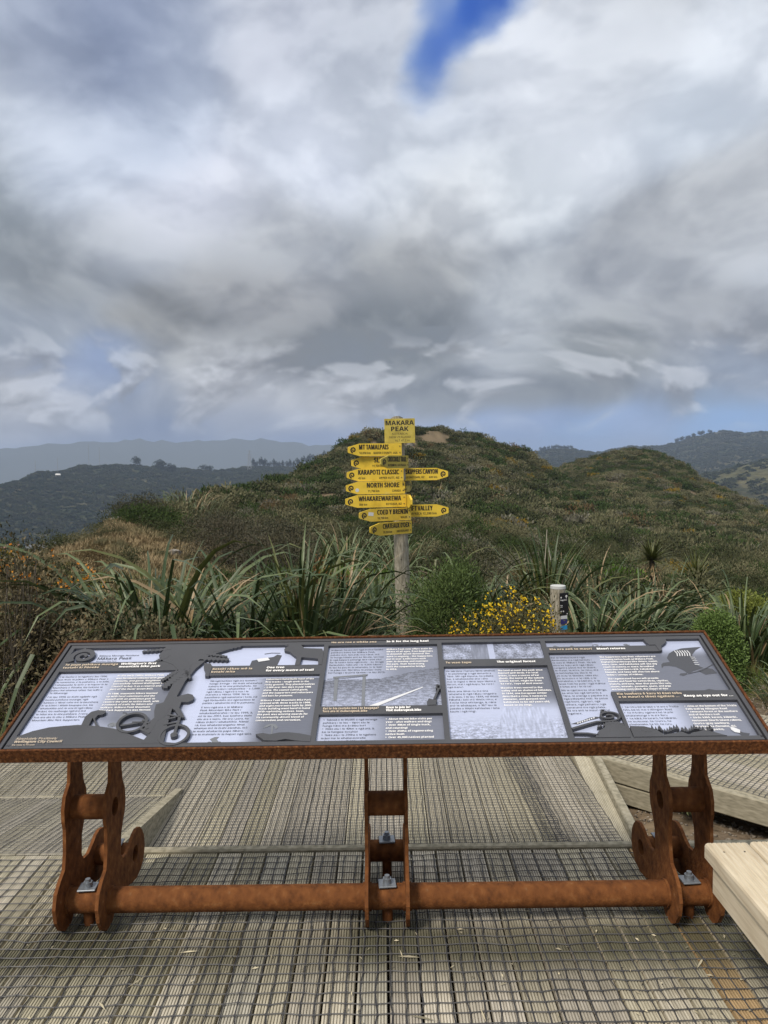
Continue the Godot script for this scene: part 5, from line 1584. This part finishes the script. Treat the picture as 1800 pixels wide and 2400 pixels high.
	bush("scrub_bush", "dark gorse bush on the crest above the dry grass slope, beside the pale rocks", "bush", at_ground(-10.43, -32.89, .15), shrub(85, 6500, Vector3(1.4, 1.3, 1.1), Vector2(.075, .032), 14, Color(.035, .040, .022), Color(.10, .095, .06), .5), twigs(95, 30, Vector3(1.3, 1.2, 1.0), .014))
	flax("large pale flax fountain above the grassy hollow, left of the arrow boards' post", at_ground(-1.05, -22.5, .15), 130, 1.9, 26, .05, [.2, .9, .97], .9, false)
	flax("flax tuft to the left in the grassy hollow below the big flax fountain", at_ground(-1.9, -14.6, .15), 70, .95, 27, .1, [.5, .9, .97], .4, false)
	flax("flax clump on the crest of the dry grass spur at the left", at_ground(-11.1, -43.2, .2), 150, 2.2, 28, .2, [.2, .9, .97], 1.7, false)
	flax("second flax beside the big flax fountain, nearer the post", at_ground(.3, -20.5, .15), 110, 1.6, 29, .05, [.2, .9, .97], .8, false)
	flax("distant flax high on the scrub slope right of the arrow boards", at_ground(5.6, -74.0, .2), 90, 2.6, 30, .1, [.2, .9, .97], 1.4, false)
	flax("distant flax at the foot of the right-hand scrub slope", at_ground(5.6, -24.5, .2), 90, 1.3, 31, .0, [.2, .9, .97], .5, false)
	flax("flax behind the two bare sticks", at_ground(1.1, -11.6, .15), 90, 1.2, 32, .2, [.2, .9, .97], .5, false)
	flax("flax right of the two bare sticks", at_ground(3.1, -11.2, .15), 90, 1.2, 33, .5, [.6, .9, .97], .5, false)
	flax("flax patch below the cabbage trees", at_ground(4.2, -11.4, .15), 90, 1.1, 34, .1, [.4, .9, .97], .6, false)
	flax("flax between the fingerpost and the tangled flax", at_ground(.2, -10.8, .15), 90, 1.1, 35, .3, [.6, .9, .97], .5, false)
	cabbage_tree("taller young cabbage tree with skirt of dead leaves on the right", at_ground(6.15, -17.6), .95, 61)
	cabbage_tree("shorter young cabbage tree nearer the right edge", at_ground(6.35, -15.6), .62, 62)
	for q in [[2.6, -12.7, .12, -.10, 1.05, "straight bare stick rising from the flax"], [2.95, -12.6, -.35, .08, .95, "bent bare stick leaning left beside the straight one"]]:
		var b := at_ground(q[0], q[1])
		var mb := MB.new()
		mb.tube(PackedVector3Array([Vector3.ZERO, Vector3(q[2] * .2, q[4] * .5, 0), Vector3(q[2] * .6, q[4] * .9, 0), Vector3(q[2] * .8, q[4] * 1.3, 0)]), .014, .006, 6)
		var o := put("bare_stick", mb.mesh(), M.stake_timber)
		o.position = b
		tag(o, q[5], "stick")
	# the little weed against the boardwalk
	var wd := bush("weed", "small green weed growing in the gravel against the boardwalk edge", "plant", Vector3(1.62, -.31, -4.10), shrub(70, 380, Vector3(.07, .12, .07), Vector2(.022, .009), 5, Color(.10, .13, .05), Color(.22, .24, .12)))
	build_ground_cover()

func build_ground_cover() -> void:
	var r := RandomNumberGenerator.new()
	r.seed = 404
	# pebbles in the gravel right of the landing
	var peb := MB.new()
	peb.cone(Vector3(0, -.3, 0), Vector3(0, .35, 0), 1.0, .55, 6, false, true)
	var xf := []
	var cl := []
	for i in 9000:
		var x := r.randf_range(1.15, 4.2)
		var z := r.randf_range(-7.2, -3.0)
		var s := .006 + .009 * pow(r.randf(), 2.0)
		xf.push_back(Transform3D(Basis(Vector3.UP, r.randf() * TAU) * Basis(Vector3.RIGHT, r.randfn() * .4) * Basis.from_scale(Vector3(s * r.randf_range(.8, 1.6), s * .8, s)), Vector3(x, ground_height(x, z) + .003, z)))
		var k := r.randf_range(.10, .34)
		cl.push_back(Color(k * 1.08, k * .93, k * .76))
	scatter("gravel", peb.mesh(), M.stone, xf, cl)
	# grass
	var tuft := MB.new()
	for i in 16:
		var az := r.randf() * TAU
		flax_blade(tuft, Vector3(cos(az), 0, sin(az)) * r.randf() * .25, az + r.randfn() * .4, r.randf_range(.5, 1.1), .05, r.randf_range(.05, .6), r.randf_range(.2, 1.4), 0.0, 0.0, 3)
	var tm := tuft.mesh()
	xf = []
	cl = []
	for i in 9000:
		var x := r.randf_range(-6.0, 8.0)
		var z := r.randf_range(-15.0, -5.2)
		if x > 1.6 and x < 4.6 and z > -6.6 + .5 * nz2.get_noise_2d(x * 4.0, z * 4.0): continue
		var s := r.randf_range(.08, .22)
		xf.push_back(Transform3D(Basis(Vector3.UP, r.randf() * TAU) * Basis.from_scale(Vector3(s, s, s)), Vector3(x, ground_height(x, z) - .01, z)))
		cl.push_back(Color(.07, .09, .03).lerp(Color(.17, .15, .07), r.randf() * r.randf()) if r.randf() > .25 else Color(.11, .16, .035))
	scatter("grass", tm, M.scrub_leaves, xf, cl)
	# hillside: scrub, dry grass and gorse in flower
	var kinds := []
	for k in 4: kinds.push_back(shrub(200 + k, 520, Vector3(.95, .85, .95), Vector2(.13, .07), 8, Color(.82, .82, .82), Color(1.2, 1.2, 1.2), .55))
	for k in 4: kinds.push_back(shrub(220 + k, 1700, Vector3(.95, .85, .95), Vector2(.065, .026), 12, Color(.8, .8, .8), Color(1.25, 1.25, 1.25), .5))
	var X := [[], [], [], [], [], [], [], []]
	var C := [[], [], [], [], [], [], [], []]
	var GX := []
	var GC := []
	var FX := []
	var FC := []
	for i in 46000:
		var az := deg_to_rad(r.randf_range(-34.0, 34.0))
		var d := sqrt(r.randf()) * 240.0
		if d < 11.5: continue
		var x := sin(az) * d
		var z := -cos(az) * d
		var pk := patch_at(x, z)
		if pk >= 0 and not (pk == 1 and nz2.get_noise_2d(x * 5.0, z * 5.0) > .12 and r.randf() < .6): continue
		var a := nz.get_noise_2d(x * 2.2, z * 2.2)
		var b := nz2.get_noise_2d(x * 1.3, z * 1.3)
		if d < 45.0 and a < -.34 and r.randf() < .6: continue
		var s := lerpf(.8, 1.9, clampf(.5 + a * 1.3, 0, 1)) * r.randf_range(.5, 1.3) * lerpf(.45, 1.0, smoothstep(12.0, 50.0, d))
		var t := r.randf()
		var col := Color(.060, .070, .035).lerp(Color(.175, .168, .098), clampf(.42 + b * 1.5 + nz.get_noise_2d(x * 7.0 + 9.0, z * 7.0) * 1.1 + r.randfn() * .28, 0, 1))
		if t < .12 or nz.get_noise_2d(x * 4.0 - 50.0, z * 4.0) > .30: col = Color(.052, .080, .028)
		elif t < .17: col = Color(.16, .155, .12)
		elif t < .19: col = Color(.13, .095, .05)
		if nz.get_noise_2d(x * 2.6 + 70.0, z * 2.6) > .44 and r.randf() < .5: col = Color(.24, .165, .025)
		var k := r.randi() % 4 + (4 if d < 55.0 else 0)
		var h := ground_height(x, z)
		X[k].push_back(Transform3D(Basis(Vector3.UP, r.randf() * TAU) * Basis.from_scale(Vector3(s, s * r.randf_range(.8, 1.4), s)), Vector3(x, h - .25 * s, z)))
		C[k].push_back(col)
	for k in 8: scatter("hillside_scrub", kinds[k], M.scrub_leaves, X[k], C[k])
	for i in 90000:
		var az := deg_to_rad(r.randf_range(-34.0, 8.0))
		var d := 9.0 + sqrt(r.randf()) * 60.0
		var x := sin(az) * d
		var z := -cos(az) * d
		var pk := patch_at(x, z)
		if pk < 1: continue
		var s := r.randf_range(.10, .30)
		GX.push_back(Transform3D(Basis(Vector3.UP, r.randf() * TAU) * Basis.from_scale(Vector3(s * 1.7, s, s * 1.7)), Vector3(x, ground_height(x, z) - .03, z)))
		GC.push_back(Color(.30, .235, .14).lerp(Color(.14, .125, .07), clampf(.4 + nz.get_noise_2d(x * 6.0, z * 6.0) * 1.3 + r.randfn() * .3, 0, 1)) if pk == 1 else Color(.10, .16, .035))
	scatter("dry_grass", tm, M.scrub_leaves, GX, GC)
	# rocks on the spur and the summit
	var rock := MB.new()
	var rc := Color(.24, .225, .20)
	rock.cone(Vector3(0, -.5, 0), Vector3(.1, .3, 0), 1.0, .72, 7, false, false, rc)
	rock.cone(Vector3(.1, .3, 0), Vector3(.15, .55, .05), .72, .3, 7, false, true, rc)
	var rm := rock.mesh()
	var n := 0
	var where := [[-11.3, -29.5, .42, "pale rock on the crest of the left spur, lower of two"], [-10.9, -31.2, .55, "largest pale rock on the crest of the left spur"], [-10.2, -32.4, .35, "small pale rock at the top end of the left spur's outcrop"], [-6.2, -22.5, .3, "grey rock half sunk in the dry grass slope"], [1.6, -121, .9, "grey rock in the scree below the summit"], [4.4, -124, .7, "second grey rock in the scree below the summit"]]
	for q in where:
		var o := put("rock", rm, M.stone)
		o.position = Vector3(q[0], ground_height(q[0], q[1]), q[1])
		o.rotation.y = q[0] * 3.0
		o.scale = Vector3(q[2] * 1.3, q[2], q[2])
		tag(o, q[3], "rock", "rocks on the hill")

# ---- the far country
func far_height(x: float, z: float) -> float:
	var d := sqrt(x * x + z * z)
	var h := table_height(FAR, rad_to_deg(atan2(x, -z)), d, -80.0, .42)
	h += smoothstep(350.0, 800.0, d) * (nz.get_noise_2d(x * .06, z * .06) * 14.0 + nz2.get_noise_2d(x * .25, z * .25) * 5.0) * .55
	return maxf(h, -190.0)

func build_far() -> void:
	var ds := []
	var d := 300.0
	while d < 3600.0:
		ds.push_back(d)
		d *= 1.018
	var fa := func(i: int, j: int) -> Vector3:
		var a := deg_to_rad(-44.0 + i * .33)
		var x: float = sin(a) * ds[j]
		var z: float = -cos(a) * ds[j]
		return Vector3(x, far_height(x, z), z)
	var ft := func(p: Vector3) -> Color:
		var b := nz.get_noise_2d(p.x * .3, p.z * .3)
		var c := nz2.get_noise_2d(p.x * .09, p.z * .09)
		var dd := Vector2(p.x, p.z).length()
		var col := Color(.050, .060, .034).lerp(Color(.095, .090, .055), clampf(.45 + b * 1.2, 0, 1))
		if c > .34: col = col.lerp(Color(.15, .135, .08), .6)
		if p.x > 250.0 and dd > 950.0 and dd < 1250.0: col = col.lerp(Color(.17, .16, .085), .55)
		return col
	struct("hills", grid(267, ds.size(), fa, ft), M.far_scrub)
	var pm := func(i: int, j: int) -> Vector3:
		var az := -40.0 + i * .5
		var h := row_height([0.0] + [], 0.0, 0.0, 0.0)
		for k in range(0, PEAKS.size() - 2, 2):
			if az >= PEAKS[k] and az <= PEAKS[k + 2]: h = lerpf(PEAKS[k + 1], PEAKS[k + 3], (az - PEAKS[k]) / (PEAKS[k + 2] - PEAKS[k]))
		if az < PEAKS[0]: h = PEAKS[1]
		if az > PEAKS[PEAKS.size() - 2]: h = PEAKS[PEAKS.size() - 1]
		var t := absf(j - 6.0) / 6.0
		var a := deg_to_rad(az)
		var dd := 5200.0 + (j - 6.0) * 190.0
		var y := lerpf(h, -190.0, pow(t, .8)) + nz.get_noise_2d(az * 40.0, j * 9.0) * 22.0 * (1.0 - t)
		return Vector3(sin(a) * dd, y, -cos(a) * dd)
	struct("mountains", grid(140, 13, pm, func(_p): return Color.WHITE), M.mountain_rock)
	var base := MB.new()
	var R := 6400.0
	for i in 64:
		var a := TAU * i / 64
		var b := TAU * (i + 1) / 64
		base.tri(Vector3(0, -189, 0), Vector3(cos(b) * R, -189, sin(b) * R), Vector3(cos(a) * R, -189, sin(a) * R), Color(.06, .075, .08))
	struct("ground", base.mesh(), M.far_scrub)
	# bush cover of the far ridges
	var rr := RandomNumberGenerator.new()
	rr.seed = 515
	var clump := shrub(310, 160, Vector3(1, .8, 1), Vector2(.42, .26), 7, Color(.7, .7, .7), Color(1.2, 1.2, 1.2), .6)
	var xf := []
	var cl := []
	for i in 42000:
		var az := rr.randf_range(-30.0, 30.0)
		if az > -3.0 and az < 9.0: continue
		var dd := rr.randf_range(620.0, 1720.0) if az < 0.0 else rr.randf_range(800.0, 2420.0)
		var q := deg_to_rad(az)
		var x := sin(q) * dd
		var z := -cos(q) * dd
		var bb := nz.get_noise_2d(x * .3, z * .3)
		if az > 20.0 and dd < 1300.0 and rr.randf() < .75: continue
		var sc := rr.randf_range(3.0, 6.5) * (1.0 + bb)
		xf.push_back(Transform3D(Basis(Vector3.UP, rr.randf() * TAU) * Basis.from_scale(Vector3(sc, sc * .8, sc)), Vector3(x, far_height(x, z) - sc * .3, z)))
		cl.push_back(Color(.046, .066, .034).lerp(Color(.088, .098, .052), clampf(.4 + bb + rr.randfn() * .25, 0, 1)))
	scatter("ridge_bush", clump, M.scrub_leaves, xf, cl)
	# trees on the skyline of the far ridges
	var r := RandomNumberGenerator.new()
	r.seed = 91
	var crown := shrub(300, 900, Vector3(1, 1, 1), Vector2(.16, .09), 8, Color(.03, .04, .022), Color(.055, .065, .035))
	var spots := [[-17.8, 1395, 20, 17, "left of two tree groups on the far left ridge"], [-16.2, 1400, 32, 18, "broadest tree crown on the far left ridge"], [-15.4, 1402, 20, 15, "tree touching the right of the broadest crown on the far ridge"], [-13.0, 1462, 30, 13, "low tree alone right of the paired crowns on the far ridge"]]
	for i in 26:
		var az := -9.6 + i * .245 + r.randfn() * .05
		spots.push_back([az, 1590 + i * 3, r.randf_range(8, 16), r.randf_range(13, 22), ""])
	for i in 9: spots.push_back([11.6 + i * .26 + r.randfn() * .04, 2098, r.randf_range(10, 17), r.randf_range(10, 15), ""])
	for i in 7: spots.push_back([20.9 + i * .33 + r.randfn() * .06, 2296, r.randf_range(12, 20), r.randf_range(10, 15), ""])
	for i in spots.size():
		var q = spots[i]
		var a := deg_to_rad(q[0])
		var x: float = sin(a) * q[1]
		var z: float = -cos(a) * q[1]
		var lab: String = q[4]
		var grp := ""
		if lab == "":
			var kth := i - 3 if q[0] < 0.0 else i - 29 if q[0] < 15.0 else i - 38
			var nth := "%d%s from the left" % [kth, "st" if kth % 10 == 1 and kth != 11 else "nd" if kth % 10 == 2 and kth != 12 else "rd" if kth % 10 == 3 and kth != 13 else "th"]
			lab = "dark pine in the row along the far ridge, " + nth if q[0] < 0.0 else "tree in the cluster on the low far hill, " + nth if q[0] < 15.0 else "tree on the highest far hill's skyline, " + nth
			grp = "pines along the far ridge" if q[0] < 0.0 else "trees on the low far hill" if q[0] < 15.0 else "trees on the highest far hill"
		var o := thing("skyline_tree", lab, "tree", Vector3(x, far_height(x, z) - 1.5, z), r.randf() * TAU, grp)
		var tr := MB.new()
		tr.cone(Vector3.ZERO, Vector3(0, q[3] * .6, 0), .5, .3, 5, false, false)
		put("trunk", tr.mesh(), M.bark, o)
		var cr := put("crown", crown, M.scrub_leaves, o)
		cr.position = Vector3(0, q[3] * .30, 0)
		cr.scale = Vector3(q[2] * .5, q[3] * .7, q[2] * .5)
	# pylon, masts, dish building and houses
	var a1 := deg_to_rad(-9.85)
	var px := sin(a1) * 1500.0
	var pz := -cos(a1) * 1500.0
	var py := thing("pylon", "steel lattice power pylon on the far left ridge", "pylon", Vector3(px, far_height(px, pz), pz))
	var lat := MB.new()
	for s in [[-1, -1], [1, -1], [1, 1], [-1, 1]]: lat.cone(Vector3(s[0] * 4.0, -2, s[1] * 4.0), Vector3(s[0] * .5, 38, s[1] * .5), .30, .2, 4)
	for i in 7:
		var h0 := i * 5.4
		var w0 := 4.0 - 3.5 * h0 / 38.0
		var w1 := 4.0 - 3.5 * (h0 + 5.4) / 38.0
		for z in [-1, 1]:
			lat.cone(Vector3(-w0, h0, z * w0), Vector3(w1, h0 + 5.4, z * w1), .14, .14, 4)
			lat.cone(Vector3(w0, h0, z * w0), Vector3(-w1, h0 + 5.4, z * w1), .14, .14, 4)
	put("lattice_tower", lat.mesh(), M.lattice_steel, py)
	for h in [24.0, 30.0, 36.0]:
		var arm := MB.new()
		arm.cone(Vector3(-6, h, 0), Vector3(6, h, 0), .2, .2, 4)
		put("cross_arm", arm.mesh(), M.lattice_steel, py)
	var mi := 0
	var mast_labels := ["leftmost thin mast on the far left ridge", "thin mast above the white building on the far ridge", "taller thin mast right of the white building", "rightmost thin mast on the far left ridge"]
	for q in [[-24.3, 1240, 22], [-22.9, 1290, 26], [-20.9, 1360, 38], [-20.2, 1365, 34]]:
		var a := deg_to_rad(q[0])
		var x: float = sin(a) * q[1]
		var z: float = -cos(a) * q[1]
		var mb := MB.new()
		mb.cone(Vector3(0, -3, 0), Vector3(0, q[2], 0), .35, .2, 5)
		for k in 4: mb.cone(Vector3(-.9, q[2] * (.4 + k * .15), 0), Vector3(.9, q[2] * (.4 + k * .15), 0), .12, .12, 4)
		var o := put("radio_mast", mb.mesh(), M.lattice_steel)
		o.position = Vector3(x, far_height(x, z), z)
		tag(o, mast_labels[mi], "mast", "masts on the far ridge")
		mi += 1
	house("station_building", "small white building below the masts on the far ridge", -22.9, 1225.0, Vector3(6.5, 3.4, 5), M.house_wall, M.white_paint)
	house("house", "house with red roof in the valley at the left edge", -26.0, 850.0, Vector3(16, 5, 10), M.house_wall, M.roof_red)
	house("house", "long grey-roofed house in the left valley", -24.3, 856.0, Vector3(22, 5, 10), M.house_wall, M.roof_grey)
	house("house", "grey-roofed house furthest right in the left valley", -23.2, 862.0, Vector3(14, 5, 10), M.house_wall, M.roof_grey)

func house(called: String, label: String, az: float, d: float, s: Vector3, wall: Material, roof: Material) -> void:
	var a := deg_to_rad(az)
	var x := sin(a) * d
	var z := -cos(a) * d
	var o := thing(called, label, "house" if called == "house" else "building", Vector3(x, far_height(x, z), z), .3)
	var w := MB.new()
	w.box(Vector3(0, s.y * .5 - 3.0, 0), Vector3(s.x, s.y + 6.0, s.z))
	put("wall", w.mesh(), wall, o)
	var rf := MB.new()
	rf.extrude(poly([-s.z * .58, s.y, s.z * .58, s.y, 0, s.y + s.z * .32]), Transform3D(Basis(Vector3(0, 0, 1), Vector3(0, 1, 0), Vector3(-1, 0, 0)), Vector3.ZERO), -s.x * .53, s.x * .53)
	put("roof", rf.mesh(), roof, o)
	for k in 3:
		var g := MB.new()
		g.box(Vector3(s.x * (k - 1) * .3, s.y * .55, s.z * .5 + .05), Vector3(s.x * .13, s.y * .35, .12))
		put("window", g.mesh(), M.window_glass, o)

func build_hill() -> void:
	var azs := []
	var a := -180.0
	while a <= 180.01:
		azs.push_back(a)
		a += .42 if absf(a) < 40.0 else 5.0
	var ds := [.4, 2.0, 3.4]
	var d := 4.0
	while d < 560.0:
		ds.push_back(d)
		d *= 1.028
	var f := func(i: int, j: int) -> Vector3:
		var q := deg_to_rad(azs[i])
		var x: float = sin(q) * ds[j]
		var z: float = -cos(q) * ds[j]
		return Vector3(x, ground_height(x, z), z)
	struct("hill", grid(azs.size(), ds.size(), f, func(p): return ground_color(p.x, p.z)), M.ground_soil)

func _ready() -> void:
	rng.seed = 4242
	nz.seed = 3
	nz.frequency = .05
	nz.fractal_octaves = 4
	nz2.seed = 8
	nz2.frequency = .05
	nz2.fractal_octaves = 3
	# camera
	var cam := Camera3D.new()
	cam.name = "camera"
	cam.fov = 67.28
	cam.near = .05
	cam.far = 30000.0
	cam.transform = Transform3D(Basis(Vector3.RIGHT, deg_to_rad(-3.5)) * Basis(Vector3.BACK, deg_to_rad(-.70)), Vector3(0, 1.6, 0))
	add_child(cam)
	cam.current = true
	# sky, haze, exposure
	var env := Environment.new()
	env.background_mode = Environment.BG_SKY
	var sky := Sky.new()
	var pan := PanoramaSkyMaterial.new()
	pan.panorama = paint_sky()
	sky.sky_material = pan
	env.sky = sky
	env.tonemap_mode = Environment.TONE_MAPPER_LINEAR
	env.tonemap_exposure = 1.7
	env.background_energy_multiplier = .588
	env.sdfgi_enabled = true
	env.ssao_enabled = true
	env.ssil_enabled = true
	env.fog_enabled = true
	env.fog_density = .00019
	env.fog_light_color = Color(.74, .82, .95)
	var we := WorldEnvironment.new()
	we.name = "environment"
	we.environment = env
	add_child(we)
	# a sun veiled by cloud, from behind the left shoulder
	var sun := DirectionalLight3D.new()
	sun.name = "sun"
	sun.light_energy = .6
	sun.light_color = Color(1.0, .955, .89)
	sun.light_angular_distance = 13.0
	sun.shadow_enabled = true
	add_child(sun)
	sun.look_at_from_position(Vector3(-5, 9, 6), Vector3.ZERO)
	font_r = SystemFont.new()
	font_r.font_names = PackedStringArray(["Droid Sans"])
	font_b = SystemFont.new()
	font_b.font_names = PackedStringArray(["Droid Sans"])
	font_b.font_weight = 700
	make_materials()
	var my := mat("shaded_yellow_paint", Color.WHITE, .6)  # yellow of boards facing away from the sun, their shade put into the colour
	tri_tex(my, noise_tex(0.01, [[0.0, lin(.46, .33, .035)], [0.6, lin(.64, .46, .05)], [1.0, lin(.68, .52, .14)]], 512, 28, 5), null, Vector3(1.3, 1.3, 1.3))
	var t := Time.get_ticks_msec()
	build_hill()
	build_far()
	print("land ", Time.get_ticks_msec() - t)
	build_decks()
	print("decks ", Time.get_ticks_msec() - t)
	build_panel()
	build_bench()
	build_signpost()
	build_marker()
	print("things ", Time.get_ticks_msec() - t)
	build_garden()
	print("garden ", Time.get_ticks_msec() - t)
